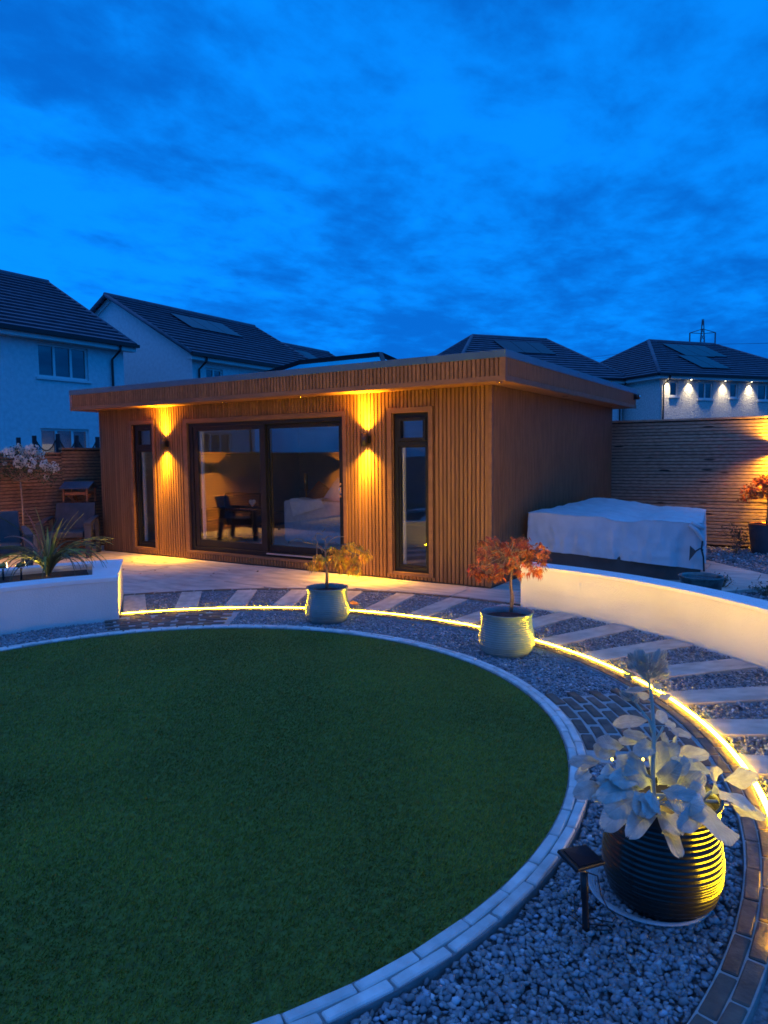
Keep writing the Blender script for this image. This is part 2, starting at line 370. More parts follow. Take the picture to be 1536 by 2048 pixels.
# ---- lawn: backing disc and separate blades of artificial grass
LR = 2.327
lawn = struct(MB().lathe([(LR, -.06), (LR, -.009), (.001, -.009)], 96, (LC[0], LC[1], 0), close=False).build('lawn', 'grassbase'))
def blades(n, rmax, near=None):
    r = rmax * np.sqrt(RNG.random(n)); a = RNG.random(n) * 2 * PI
    x, y = LC[0] + r * np.cos(a), LC[1] + r * np.sin(a)
    return x, y
xs, ys = blades(230000, LR - .004)
x2, y2 = blades(200000, LR - .004)
kk = RNG.random(len(x2)) < np.clip(1.25 - (np.hypot(x2 - CAM.x, y2 - CAM.y) - 2.0) / 2.6, 0, 1); x2, y2 = x2[kk], y2[kk]
xs, ys = np.concatenate([xs, x2]), np.concatenate([ys, y2]); n = len(xs)
patch = .5 * np.sin(1.7 * xs + 2.3 * ys + 1.5 * np.sin(1.1 * ys)) + .35 * np.sin(4.1 * xs - 2.9 * ys + 2 * np.sin(1.9 * xs)) + .25 * np.sin(9.3 * xs + 6.1 * ys)
th = RNG.random(n) * 2 * PI; ln = .012 + .008 * RNG.random(n); lean = .45 + .75 * RNG.random(n); az = RNG.normal(0.8, 1.2, n) + .8 * patch
wd = .0014 + .0010 * RNG.random(n)
bx_, by_ = np.cos(th) * wd, np.sin(th) * wd; z0 = np.full(n, -.0095)
tx, ty = xs + np.cos(az) * np.sin(lean) * ln, ys + np.sin(az) * np.sin(lean) * ln; tz = z0 + np.cos(lean) * ln
V = np.stack([np.stack([xs - bx_, ys - by_, z0], 1), np.stack([xs + bx_, ys + by_, z0], 1), np.stack([tx, ty, tz], 1)], 1).reshape(-1, 3)
tone = np.clip(.85 + .10 * patch + .14 * RNG.normal(size=n), .45, 1.5); tcol = np.stack([tone * (1 + .35 * (RNG.random(n) < .18)), tone, tone * .9], 1)
npmesh('grass', V, np.arange(3 * n).reshape(-1, 3), 'grass', np.repeat(tcol, 3, 0))
tag(bpy.data.objects['grass'], 'short dense green artificial grass covering the round lawn', 'grass', kind='stuff')

# ---- pavers laid on curves
def paver_mesh(name, l, w_, h_, m, bev, jit):
    b = MB().box(-l / 2, -w_ / 2, -h_, l / 2, w_ / 2, 0)
    b.v = [(x + random.uniform(-jit, jit), y + random.uniform(-jit, jit), z) for x, y, z in b.v]
    return b.mesh(name, m, bevel=bev)
def lay_row(parent, name, meshes, r, a0, a1, pitch, z, phase=0.0, skew=.012):
    k = int(abs(a1 - a0) / math.degrees(pitch / r)); st = (a1 - a0) / max(k, 1)
    for i in range(k):
        a = a0 + st * (i + .5 + phase)
        if not min(a0, a1) - .1 <= a <= max(a0, a1) + .1: continue
        piece(name, random.choice(meshes), parent, pol(r, a, z + random.uniform(-.002, .0025)), (random.uniform(-skew, skew), random.uniform(-skew, skew), rad(a + 90) + random.uniform(-.006, .006)))
whites = [paver_mesh('paver', .212, .0395, .055, 'paver', .0045, .0022) for _ in range(6)]
edging = struct(MB().arc(2.322, 2.419, -65, 215, -.068, -.003).build('lawn_edging', 'darkgrout'))
lay_row(edging, 'paver', whites, 2.3485, -62, 212, .2185, .008)
lay_row(edging, 'paver', whites, 2.3935, -62, 212, .2215, .007, .42)
bricks = [paver_mesh('brick', .196, .0475, .05, 'brick', .004, .002) for _ in range(6)]
ring = struct(MB().arc(3.016, 3.128, -30, 144.3, -.068, -.005).build('brick_path_edge', 'grout'))
lay_row(ring, 'brick', bricks, 3.0455, -30, 144.3, .2055, .002)
lay_row(ring, 'brick', bricks, 3.0985, -30, 144.3, .2065, .002, .5)
pbr = [paver_mesh('brick', .192, .0595, .05, 'brick', .006, .003) for _ in range(6)]
for a0, a1, z_ in ((21.5, 42.3, 0), (123.8, 145.6, 0)):
    pt = struct(MB().arc(2.421, 3.0155, a0 - .6, a1 + .3, -.067, -.0065).build('brick_path_panel', 'grout'))
    for k in range(8):
        r = 2.458 + k * .0735
        if a0 > 100 and r > 2.92: a1_ = 143.6
        else: a1_ = a1
        lay_row(pt, 'brick', pbr, r, a0, a1_, .2055, .001, .0 if k % 2 else .45)

# ---- stepping planks, their gravel, the dark sett line at the patio
path = struct(MB().arc(2.419, 4.155, -60, 215, -.069, -.048, 2).build('curved_path', 'gravelbase'))
plk = [paver_mesh('plank', .965, .222, .045, 'plank', .004, .003) for _ in range(4)]
PA = [142.0 - 8.52 * i for i in range(20)]
for a in PA:
    piece('plank', random.choice(plk), path, pol(3.645, a, 0), (0, 0, rad(a) + (PI if random.random() < .5 else 0)))
setts = [paver_mesh('sett', .196, .05, .06, 'brick', .004, .002) for _ in range(4)]
sl = struct(MB().arc(4.156, 4.218, 80.8, 148, -.068, -.010).build('sett_edge', 'darkgrout'))
lay_row(sl, 'sett', setts, 4.187, 80.8, 147.8, .2065, -.001)

# ---- pebbles
bm = bmesh.new(); bmesh.ops.create_icosphere(bm, subdivisions=1, radius=1); bm.verts.ensure_lookup_table()
ICO = np.array([v.co[:] for v in bm.verts]); ICF = np.array([[v.index for v in f.verts] for f in bm.faces]); bm.free()
PROTO = [ICO * (1 + RNG.normal(0, .17, (12, 1))) for _ in range(16)]
def pebbles(name, x, y, z, r0, r1, label, lvl=.008):
    n = len(x); s = r0 + (r1 - r0) * RNG.random(n) ** 1.5
    q = RNG.normal(size=(n, 4)); q /= np.linalg.norm(q, axis=1)[:, None]
    yaw = RNG.random(n) * 2 * PI; tx_, ty_ = RNG.normal(0, .35, n), RNG.normal(0, .35, n)
    cz, sz = np.cos(yaw), np.sin(yaw); cx, sx = np.cos(tx_), np.sin(tx_); cy, sy = np.cos(ty_), np.sin(ty_)
    Rz = np.zeros((n, 3, 3)); Rz[:, 0, 0] = cz; Rz[:, 0, 1] = -sz; Rz[:, 1, 0] = sz; Rz[:, 1, 1] = cz; Rz[:, 2, 2] = 1
    Rx = np.zeros((n, 3, 3)); Rx[:, 0, 0] = 1; Rx[:, 1, 1] = cx; Rx[:, 1, 2] = -sx; Rx[:, 2, 1] = sx; Rx[:, 2, 2] = cx
    Ry = np.zeros((n, 3, 3)); Ry[:, 1, 1] = 1; Ry[:, 0, 0] = cy; Ry[:, 0, 2] = sy; Ry[:, 2, 0] = -sy; Ry[:, 2, 2] = cy
    R_ = Ry @ Rx @ Rz
    base_ = np.array(PROTO)[RNG.integers(0, 16, n)]
    sc3 = np.stack([s * (.95 + .4 * RNG.random(n)), s * (.7 + .25 * RNG.random(n)), s * (.42 + .3 * RNG.random(n))], 1)
    V = np.einsum('nij,nvj->nvi', R_, base_ * sc3[:, None, :]) + np.stack([x, y, z + lvl * RNG.random(n)], 1)[:, None, :]
    F = (ICF[None] + 12 * np.arange(n)[:, None, None]).reshape(-1, 3)
    t = np.clip(RNG.lognormal(-.06, .24, n), .5, 1.7); white = RNG.random(n) < .018; t[white] = 2.0
    warm = RNG.normal(0, .05, n); tc3 = np.stack([t * (1 + warm), t, t * (1 - warm)], 1)
    o = npmesh(name, V.reshape(-1, 3), F, 'pebble', np.repeat(tc3, 12, 0))
    return tag(o, label, 'gravel', kind='stuff')
def ringpts(n, r0, r1, a0, a1):
    r = np.sqrt(r0 ** 2 + (r1 ** 2 - r0 ** 2) * RNG.random(n)); a = np.radians(a0 + (a1 - a0) * RNG.random(n))
    return r, np.degrees(a), LC[0] + r * np.cos(a), LC[1] + r * np.sin(a)
def keep(x, y, m): return x[m], y[m]
r, a, x, y = ringpts(48000, 2.432, 3.005, -55, 200)
inpatch = ((a > 21.2) & (a < 42.8)) | ((a > 123.4) & (a < 144.6)); under = (a > 144) & (r > 2.93)
x, y = keep(x, y, ~inpatch & ~under)
dist = np.hypot(x - CAM.x, y - CAM.y); far = dist > 4.6
pebbles('gravel', x[~far], y[~far], np.full((~far).sum(), -.031),   .0075, .0150, 'loose blue grey slate gravel beside the pale lawn edging, close by', .018)
pebbles('gravel', x[far], y[far], np.full(far.sum(), -.030), .009, .016, 'grey slate gravel band between the lawn edging and the light strip, further off', .017)
r, a, x, y = ringpts(32000, 3.176, 4.14, -12, 143.5)
ok = np.ones(len(x), bool)
for pa in PA:
    d = r * np.sin(np.radians(a - pa)); ok &= (np.abs(d) > .112) | (np.cos(np.radians(a - pa)) < 0)
x, y = keep(x, y, ok); pebbles('gravel', x, y, np.full(len(x), -.026), .008, .014, 'fine grey gravel filling the gaps between the travertine planks', .014)

# ---- LED strip let into the ground
led = thing('led_strip', 'glowing warm yellow light strip curving through the gravel path', 'light strip', tuple(pol(3.139, 90, 0)))
MB().arc(3.1270, 3.1540, -4, 144.25, -.06, .0040, 1.2).build('channel', 'grout', led)
MB().arc(3.1285, 3.1525, -3.5, 144.2, .0045, .0075, 2.0).build('light_tube', 'led', led)

# ---- patio slabs
def clip(poly, px, py, nx, ny):
    """keep the side of the line through (px,py) where the normal (nx,ny) points"""
    out = []
    for i, A in enumerate(poly):
        B = poly[(i + 1) % len(poly)]; da = (A[0] - px) * nx + (A[1] - py) * ny; db = (B[0] - px) * nx + (B[1] - py) * ny
        if da >= 0: out.append(A)
        if (da >= 0) != (db >= 0):
            t = da / (da - db); out.append((A[0] + (B[0] - A[0]) * t, A[1] + (B[1] - A[1]) * t))
    return out
def area(p): return abs(sum(p[i][0] * p[(i + 1) % len(p)][1] - p[(i + 1) % len(p)][0] * p[i][1] for i in range(len(p)))) / 2
patio = struct(MB().add([(-7.55, -4.2, -.045), (.0, -1.0, -.045), (.9, -.5, -.045), (2.9, 1.9, -.045), (1.5, 4.2, -.045), (1.45, 5.24, -.045), (-7.55, 5.24, -.045)], [(0, 1, 2, 3, 4, 5, 6)]).build('patio', 'grout'))
EA = ((1.73, 3.44), (-.742, -.67)); EB = ((2.245, 1.1), (-.767, .642))
yy = -4.3; row = 0
while yy < 5.2:
    dpt = .60 if row % 2 else .45
    xx = -7.55 - random.uniform(0, .6)
    while xx < 3.0:
        wdt = random.choice((.6, .9, .9, .75))
        g = .004
        poly = [(xx + g, yy + g), (xx + wdt - g, yy + g), (xx + wdt - g, yy + dpt - g), (xx + g, yy + dpt - g)]
        cx0, cy0 = xx + wdt / 2 - LC[0], yy + dpt / 2 - LC[1]; dd = math.hypot(cx0, cy0); nx, ny = cx0 / dd, cy0 / dd
        poly = clip(poly, LC[0] + nx * 4.222, LC[1] + ny * 4.222, nx, ny)
        if poly and xx + wdt / 2 > -.4: poly = clip(poly, *EA[0], *EA[1]) if poly else poly
        if poly and xx + wdt / 2 > .5: poly = clip(poly, *EB[0], *EB[1])
        if poly: poly = clip(poly, -7.55, 0, 1, 0)
        if poly: poly = clip(poly, 0, 5.22, 0, -1)
        inside = xx > -6.7 and xx + wdt < -.15 and yy > .15 and yy + dpt < 5.0
        vis = (yy > -4.3 and xx < -3.3) or yy > -3
        if poly and len(poly) > 2 and area(poly) > .01 and not inside and vis and dd < 9.2:
            cxp = sum(q[0] for q in poly) / len(poly); cyp = sum(q[1] for q in poly) / len(poly)
            me = MB().prism(poly, -.043, random.uniform(-.0025, .0015)).mesh('slab', 'slab', off=(cxp, cyp, 0), bevel=.003)
            piece('slab', me, patio, (cxp, cyp, 0))
        xx += wdt
    yy += dpt; row += 1

# ---- white garden wall on the right, planter on the left
gw = thing('garden_wall', 'low curved white rendered wall with smooth coping beside the stepping planks', 'wall', tuple(pol(4.26, 55, 0)))
MB().arc(4.150, 4.370, 15, 81.2, -.066, .378, 1.5).build('wall_body', 'whitewall', gw)
MB().arc(4.144, 4.380, 14.9, 81.32, .380, .412, 1.5).build('coping', 'coping', gw, bevel=.003)
pl = thing('planter', 'raised white rendered planter with broad coping filled with dark soil', 'planter', tuple(pol(3.5, 160, 0)))
def endpoly(r0, r1, a0, a1, a2, a3): return [tuple(pol(r, a)[:2]) for r, a in ((r0, a0), (r1, a1), (r1, a2), (r0, a3))]
b = MB(); b.arc(2.935, 3.19, 144.75, 205, -.066, .36); b.arc(4.01, 4.19, 147.6, 205, -.066, .36); b.prism(endpoly(3.1905, 4.19, 144.50, 143.55, 147.55, 148.55), -.066, .36)
b.build('wall_body', 'whitewall', pl)
b = MB(); b.arc(2.928, 3.205, 144.62, 205, .362, .396); b.arc(3.99, 4.20, 147.7, 205, .362, .396); b.prism(endpoly(3.2055, 4.20, 144.37, 143.42, 147.68, 148.65), .362, .396)
b.build('coping', 'coping', pl)
sb = MB().arc(3.195, 4.005, 148.7, 205, .1, .335)
soilo = sb.build('soil', 'soil', pl)

# ---- gravel bed at the far right
xr, yr = 0.9 + 5.4 * RNG.random(22000), -3.6 + 8.9 * RNG.random(22000)
sa = (xr - EA[0][0]) * EA[1][0] + (yr - EA[0][1]) * EA[1][1]; sb_ = (xr - EB[0][0]) * EB[1][0] + (yr - EB[0][1]) * EB[1][1]
rr = np.hypot(xr - LC[0], yr - LC[1]); okk = ((sa < -.02) | (sb_ < -.02)) & (rr > 4.42) & (xr > 1.3)
struct(MB().add([(1.2, -3.8, -.062), (6.6, -3.8, -.062), (6.6, 5.3, -.062), (1.2, 5.3, -.062)], [(0, 1, 2, 3)]).build('gravel_bed', 'gravelbase'))
pebbles('gravel', xr[okk], yr[okk], np.full(okk.sum(), -.045), .014, .026, 'coarse grey gravel bed along the foot of the fence beside the covered furniture', .02)

# ================================================================== GARDEN ROOM
RW_, RD, RH, RT_ = 6.853, 5.016, 2.270, 2.588
gr = thing('garden_room', 'flat roofed garden room clad in brown vertical composite slats with sliding glass door', 'garden room', (-3.4, 2.5, 0))
OPEN = {'lw': (-6.05, -5.59, .12, 2.02), 'sd': (-4.82, -2.03, .138, 2.0), 'rw': (-1.285, -.797, .10, 2.007)}
TRIM = {'lw': (-6.125, -5.535, .085, 2.085), 'sd': (-4.915, -1.965, .105, 2.066), 'rw': (-1.362, -.738, .062, 2.072)}
b = MB(); ya, yb = .022, .16
xs_ = [-RW_ + .022, -6.05, -5.59, -4.82, -2.03, -1.285, -.797, -.022]
for i in range(0, 8, 2): b.box(xs_[i], ya, 0, xs_[i + 1], yb, RH)
for k in OPEN:
    x0, x1, z0, z1 = OPEN[k]; b.box(x0, ya, 0, x1, yb, z0); b.box(x0, ya, z1, x1, yb, RH)
b.box(-.16, yb, 0, -.022, RD, RH); b.box(-RW_ + .022, yb, 0, -RW_ + .16, RD, RH); b.box(-RW_ + .16, RD - .14, 0, -.16, RD, RH)
b.build('wall', 'cladback', gr)
b = MB(); b.box(-RW_ + .161, RD - .19, .12, -.161, RD - .142, 2.2); b.box(-.20, .161, .12, -.162, RD - .191, 2.2); b.box(-RW_ + .162, .161, .12, -RW_ + .2, RD - .191, 2.2)
b.box(-RW_ + .162, .161, 2.202, -.162, RD - .142, 2.24)
for i in range(0, 8, 2): b.box(max(xs_[i], -RW_ + .202) + .001, .161, .12, min(xs_[i + 1], -.202) - .001, .18, 2.2)
b.build('interior_wall', 'plasterin', gr)
MB().box(-RW_ + .161, .161, .03, -.161, RD - .142, .118).build('interior_floor', 'floorin', gr)
# slats
def slatmesh(w_, d_, c=.004):
    pr = [(-w_ / 2, 0), (-w_ / 2, -d_ + c), (-w_ / 2 + c, -d_), (w_ / 2 - c, -d_), (w_ / 2, -d_ + c), (w_ / 2, 0)]
    return MB().add([(x, y, 0) for x, y in pr] + [(x, y, 1) for x, y in pr], [tuple(range(6)), tuple(range(6, 12))] + [(i, (i + 1) % 6, 6 + (i + 1) % 6, 6 + i) for i in range(6)])
SP = .0520; SWD = .0395
smesh = slatmesh(SWD, .0215).mesh('slat', 'clad')
rest = MB()
def restslat(x, y, z0, z1, side=False):
    hw = .0165 if side else SWD / 2
    pr = [(-hw, 0), (-hw, -.0195), (-hw + .002, -.0215), (hw - .002, -.0215), (hw, -.0195), (hw, 0)]
    if side: q = [(x - v, y + u) for u, v in pr]
    else: q = [(x + u, y + v) for u, v in pr]
    rest.add([(u, v, z0) for u, v in q] + [(u, v, z1) for u, v in q], [(i, i + 1, 7 + i, 6 + i) for i in range(5)] + [(0, 1, 2, 3, 4, 5), (6, 7, 8, 9, 10, 11)])
nS = int((RW_ - .12) / SP)
for i in range(nS + 1):
    x = -RW_ + .06 + (RW_ - .12) * i / nS
    segs = [(.02, RH - .001)]
    for k, (x0, x1, z0, z1) in TRIM.items():
        if x0 - SWD / 2 < x < x1 + SWD / 2: segs = [(z1 + .001, RH - .001), (.02, z0 - .001)]
    piece('slat', smesh, gr, (x, .0215, segs[0][0]), scl=(1, 1, segs[0][1] - segs[0][0]))
    if len(segs) > 1: restslat(x, .0215, *segs[1])
nF = int((RW_ + .227 + .309 - .1) / SP)
for i in range(nF + 1):
    x = -RW_ - .227 + .05 + (RW_ + .536 - .1) * i / nF
    piece('slat', smesh, gr, (x, -.3325, 2.3245), scl=(1, 1, .183))
nD = int((RD - .1) / SP)
for i in range(nD + 1): restslat(-.0215, .05 + (RD - .1) * i / nD, .02, RH - .001, True)
nD = int((RD + .718 - .1) / SP)
for i in range(nD + 1): restslat(.2875, -.354 + .05 + (RD + .718 - .1) * i / nD, 2.3245, 2.5075, True)
tag(rest.build('slat_cladding', 'clad', gr), kind='stuff')
b = MB(); b.box(-.038, -.003, .012, .003, .0, RH - .001); b.box(0, .0005, .012, .003, .038, RH - .001); b.box(-.038, .0005, .012, -.0005, .020, RH - .001)
b.box(-RW_ - .003, -.003, .012, -RW_ + .038, .0, RH - .001); b.box(-RW_ - .002, .0005, .012, -RW_ + .0005, .04, RH - .001)
b.box(-.0215, RD - .04, .012, .002, RD, RH - .001)
b.build('corner_trim', 'trim', gr)
MB().box(-RW_ + .01, .004, -.04, -.01, .15, .012).box(-.15, .151, -.04, -.01, RD, .012).build('plinth', 'black', gr)
# trims, frames, panes
def ring_boxes(b, x0, x1, z0, z1, wl, wr, wb, wt, y0, y1):
    b.box(x0, y0, z0, x0 + wl, y1, z1); b.box(x1 - wr, y0, z0, x1, y1, z1)
    b.box(x0 + wl, y0, z0, x1 - wr, y1, z0 + wb); b.box(x0 + wl, y0, z1 - wt, x1 - wr, y1, z1); return b
def window(k):
    x0, x1, z0, z1 = OPEN[k]; tx0, tx1, tz0, tz1 = TRIM[k]
    fr = ring_boxes(MB(), x0 + .001, x1 - .001, z0 + .001, z1 - .001, .05, .05, .05, .05, .045, .115)
    fr.box(x0 + .051, .045, 1.612, x1 - .051, .115, 1.672)
    f = fr.build('window', 'anth', gr, bevel=.002)
    ring_boxes(MB(), x0 + .052, x1 - .052, 1.674, z1 - .052, .040, .040, .04, .04, .030, .1).build('sash', 'anth', f, bevel=.003)
    ring_boxes(MB(), x0 + .052, x1 - .052, z0 + .052, 1.610, .022, .022, .03, .012, .06, .1).build('bead', 'anth', f)
    MB().box(x0 + .093, .072, 1.715, x1 - .093, .086, z1 - .093).build('pane', 'glass', f)
    MB().box(x0 + .075, .074, z0 + .083, x1 - .075, .088, 1.597).build('pane', 'glass', f)
    MB().box((x0 + x1) / 2 + .03, .018, z1 - .066, (x0 + x1) / 2 + .12, .029, z1 - .056).build('vent', 'black', f)
    MB().box(x0 + .052, .118, z0 + .06, x0 + .085, .16, 1.6).box(x0 + .052, .118, z0 + .03, x1 - .052, .175, z0 + .058).build('inner_frame', 'whitepvc', f)
    t = ring_boxes(MB(), tx0, tx1, tz0, tz1, .062, .056, .0, .062, -.010, .020)
    t.box(tx0 + .062, .021, z0 - .001, x0, .044, z1); t.box(x1, .021, z0, tx1 - .056, .044, z1); t.box(x0 - .012, -.012, tz0 - .005, x1 + .012, .044, z0 - .002); t.box(x0, .021, z1 + .001, x1, .044, tz1 - .03)
    t.build('trim', 'trim', f, bevel=.0015)
window('lw'); window('rw')
x0, x1, z0, z1 = OPEN['sd']
fr = ring_boxes(MB(), x0 + .001, x1 - .001, z0 + .001, z1 - .001, .07, .05, .06, .05, .03, .155)
door = fr.build('sliding_door', 'anth', gr, bevel=.002)
lf = ring_boxes(MB(), x0 + .072, -3.36, z0 + .062, z1 - .052, .085, .10, .10, .06, .045, .085).build('door_leaf', 'anth', door, bevel=.003)
MB().box(x0 + .16, .06, z0 + .165, -3.462, .074, z1 - .115).build('pane', 'glass', lf) if False else None
rf = ring_boxes(MB(), -3.445, x1 - .052, z0 + .062, z1 - .052, .10, .07, .09, .06, .092, .135).build('door_leaf', 'anth', door, bevel=.003)
MB().box(x0 + .158, .058, z0 + .163, -3.461, .074, z1 - .113).build('pane', 'glass', door)
MB().box(-3.344, .105, z0 + .153, x1 - .123, .121, z1 - .113).build('pane', 'glass', door)
hb = MB().box(x1 - .108, .076, .98, x1 - .068, .0915, 1.16); hb.tube([(x1 - .088, .074, 1.01), (x1 - .088, .05, 1.03), (x1 - .088, .045, 1.07), (x1 - .088, .05, 1.11), (x1 - .088, .074, 1.13)], .011, 8)
hb.build('handle', 'chrome', door, smooth=False)
MB().box(-3.34, .0, z0 + .035, x1 - .05, .029, z0 + .05).build('track', 'alu', door)
MB().box(x0 + .16, .1, z0 + .17, x0 + .19, .14, z1 - .12).build('inner_frame', 'whitepvc', door)
MB().box(-3.335, .137, z0 + .17, -3.318, .152, z1 - .12).build('inner_frame', 'brass', door)
tx0, tx1, tz0, tz1 = TRIM['sd']
t = ring_boxes(MB(), tx0, tx1, tz0, tz1, .088, .058, 0, .058, -.010, .020)
t.box(tx0 + .088, .0205, z0, x0, .0295, z1); t.box(x1, .0205, z0, tx1 - .058, .0295, z1); t.box(x0 - .02, -.014, tz0 - .004, x1 + .012, .0295, z0 - .002); t.box(x0, .0205, z1 + .001, x1, .0295, tz1 - .03)
t.build('trim', 'trim', door, bevel=.0015)
# roof edge
b = MB(); ex0, ex1, ey0, ey1 = -RW_ - .227, .309, -.354, RD + .364
for j in range(4):
    y = ey0 + .022 + j * .084; b.box(ex0 + .02, y, RH, ex1 - .02, y + .0815, RH + .02)
for j in range(3):
    x = .003 + j * .094; b.box(x, .0 + .005, RH, x + .0915, ey1 - .02, RH + .02)
b.box(ex0 + .02, .005, RH, -RW_ + .0, ey1 - .02, RH + .02); b.box(-RW_ + .002, RD + .002, RH, 0, ey1 - .02, RH + .02)
sof = b.build('soffit', 'soffit', gr)
MB().box(ex0 + .03, ey0 + .03, RH + .022, ex1 - .03, ey1 - .03, RH + .03).build('soffit_backing', 'cladback', gr)
for px in ((312, 811), (447, 804), (601, 793), (784, 780), (999, 763), (1130, 792), (1222, 810)):
    c = G(px[0], px[1], RH)
    dl = MB().lathe([(.042, -.006), (.042, -.0005), (.030, -.0005), (.028, -.005)], 24, (c.x, c.y, RH), close=False).build('downlight', 'chrome', sof, smooth=True)
b = MB(); b.box(ex0, ey0 - .002, RH - .004, ex1, ey0 + .02, 2.3235); b.box(ex1 - .02, ey0 + .0205, RH - .004, ex1 + .002, ey1, 2.3235); b.box(ex0 - .002, ey0 + .0205, RH - .004, ex0 + .02, ey1, 2.3235)
b.box(ex1 - .035, ey0 - .0025, 2.3237, ex1 + .0, ey0 - .0003, 2.508); b.box(ex1, ey0 + .0, 2.3237, ex1 + .0025, ey0 + .035, 2.508); b.box(ex0, ey0 - .002, 2.3237, ex0 + .03, ey0, 2.508)
b.build('fascia_board', 'trim', gr, bevel=.001)
b = MB(); b.box(ex0 + .02, ey0 + .0218, 2.3236, ex1 - .022, ey0 + .04, 2.508); b.box(ex1 - .04, ey0 + .041, 2.3236, ex1 - .0218, ey1 - .01, 2.508); b.box(ex0 + .0218, ey0 + .041, 2.3236, ex0 + .04, ey1 - .01, 2.508); b.box(ex0 + .041, ey1 - .03, 2.3236, ex1 - .041, ey1 - .01, 2.508)
b.build('fascia_backing', 'cladback', gr)
roof = MB().box(ex0 + .05, ey0 + .05, 2.44, ex1 - .05, ey1 - .05, 2.55).build('roof', 'roofmem', gr)
b = MB()
xm = -.62
b.box(ex0 - .006, ey0 - .006, 2.5085, xm - .0015, ey0 + .048, RT_); b.box(xm + .0015, ey0 - .006, 2.5085, ex1 + .006, ey0 + .048, RT_)
b.box(ex1 - .046, ey0 + .0485, 2.5085, ex1 + .006, ey1, RT_); b.box(ex0 - .006, ey0 + .0485, 2.5085, ex0 + .046, ey1, RT_); b.box(ex0 + .047, ey1 - .05, 2.5085, ex1 - .047, ey1, RT_)
b.build('capping', 'cap', roof, bevel=.003)
# roof lantern
lx0, lx1, ly0, ly1, lzb, lzr, lhx = -5.25, -2.20, 1.35, 2.95, 2.70, 3.085, .62
ym = (ly0 + ly1) / 2
A_, B_, C_, D_ = (lx0, ly0, lzb), (lx1, ly0, lzb), (lx1, ly1, lzb), (lx0, ly1, lzb); R1, R2 = (lx0 + lhx + .2, ym, lzr), (lx1 - lhx, ym, lzr)
b = MB(); ring_ = [A_, B_, C_, D_]
for i in range(4): b.beam(ring_[i], ring_[(i + 1) % 4], .07, .07)
for p_, q_ in ((A_, R1), (D_, R1), (B_, R2), (C_, R2), (R1, R2)): b.beam(p_, q_, .06, .06)
b.box(lx0 - .02, ly0 - .02, 2.54, lx1 + .02, ly0 + .05, 2.665); b.box(lx0 - .02, ly1 - .05, 2.54, lx1 + .02, ly1 + .02, 2.665); b.box(lx0 - .02, ly0 + .051, 2.54, lx0 + .05, ly1 - .051, 2.665); b.box(lx1 - .05, ly0 + .051, 2.54, lx1 + .02, ly1 - .051, 2.665)
lan = b.build('roof_lantern', 'anth', gr)
def slabq(pts, th_):
    pts = [Vector(q) for q in pts]; nn = (pts[1] - pts[0]).cross(pts[2] - pts[0]).normalized() * th_; n_ = len(pts)
    return MB().add(pts + [q - nn for q in pts], [tuple(range(n_)), tuple(reversed(range(n_, 2 * n_)))] + [(i, n_ + i, n_ + (i + 1) % n_, (i + 1) % n_) for i in range(n_)])
for q in ((A_, B_, R2, R1), (C_, D_, R1, R2), (B_, C_, R2), (D_, A_, R1)): slabq(q, .02).build('pane', 'lanternglass', lan)
MB().box(lx0 + .06, ly0 + .06, 2.552, lx1 - .06, ly1 - .06, 2.56).build('light_well', 'plasterin', lan)

# ---- up and down wall lamps
def updown(label, x, y, z, nrm, watts, group, r=.043, h=.16, beam=112, off=.070, spill=1.0):
    """cylinder lamp on a bracket; nrm points away from the wall"""
    nrm = Vector(nrm); c = Vector((x, y, z)) + nrm * off
    t_ = thing('wall_lamp', label, 'wall lamp', (x, y, z), group)
    MB().lathe([(r - .006, h / 2 - .012), (r - .004, h / 2), (r, h / 2), (r, -h / 2), (r - .004, -h / 2), (r - .006, -h / 2 + .012)], 28, tuple(c), close=False).build('body', 'black', t_, smooth=True)
    u_ = nrm.cross(Vector((0, 0, 1)))
    MB().obox(Vector((x, y, z)) + nrm * .012, u_ * .045, nrm * .011, Vector((0, 0, .045))).obox(Vector((x, y, z)) + nrm * ((.024 + off - r) / 2 + .001), u_ * .015, nrm * max(.002, (off - r - .022) / 2), Vector((0, 0, .015))).build('bracket', 'black', t_)
    for s in (1, -1):
        MB().disc((c.x, c.y, c.z + s * (h / 2 - .013)), r - .0065, 20).build('bulb', 'bulb', t_)
        lamp('beam', 'SPOT', t_, c + Vector((0, 0, s * (h / 2 + .002))), watts * 2.6, AMBER, (Vector((0, 0, s)) - nrm * .02), 58, 1.0, .022)
        lamp('spill', 'SPOT', t_, c + Vector((0, 0, s * (h / 2 + .002))), watts * spill, AMBER, (Vector((0, 0, s)) - nrm * .06), beam, 1.0, .022)
    return t_
updown('black up and down wall lamp lit amber beside the narrow window nearest the rose tree', -5.268, 0, 1.715, (0, -1, 0), WALL_LAMP_W, 'up and down lamps on the garden room')
updown('black up and down wall lamp lit amber between sliding door and the narrow window', -1.645, 0, 1.700, (0, -1, 0), WALL_LAMP_W, 'up and down lamps on the garden room')

# ---- security camera on the rear corner of the roof edge
sc_ = thing('security_camera', 'small black dome security camera on the rear corner of the roof edge', 'camera', (.315, 5.2, 2.44))
MB().box(.312, 5.16, 2.40, .330, 5.25, 2.49).build('mount', 'black', sc_)
MB().tube([(.331, 5.205, 2.45), (.40, 5.20, 2.45)], [.045, .04], 16).build('housing', 'black', sc_, smooth=True)
MB().tube([(.4005, 5.2, 2.45), (.415, 5.2, 2.45)], [.032, .02], 16).build('lens', 'chrome', sc_, smooth=True)

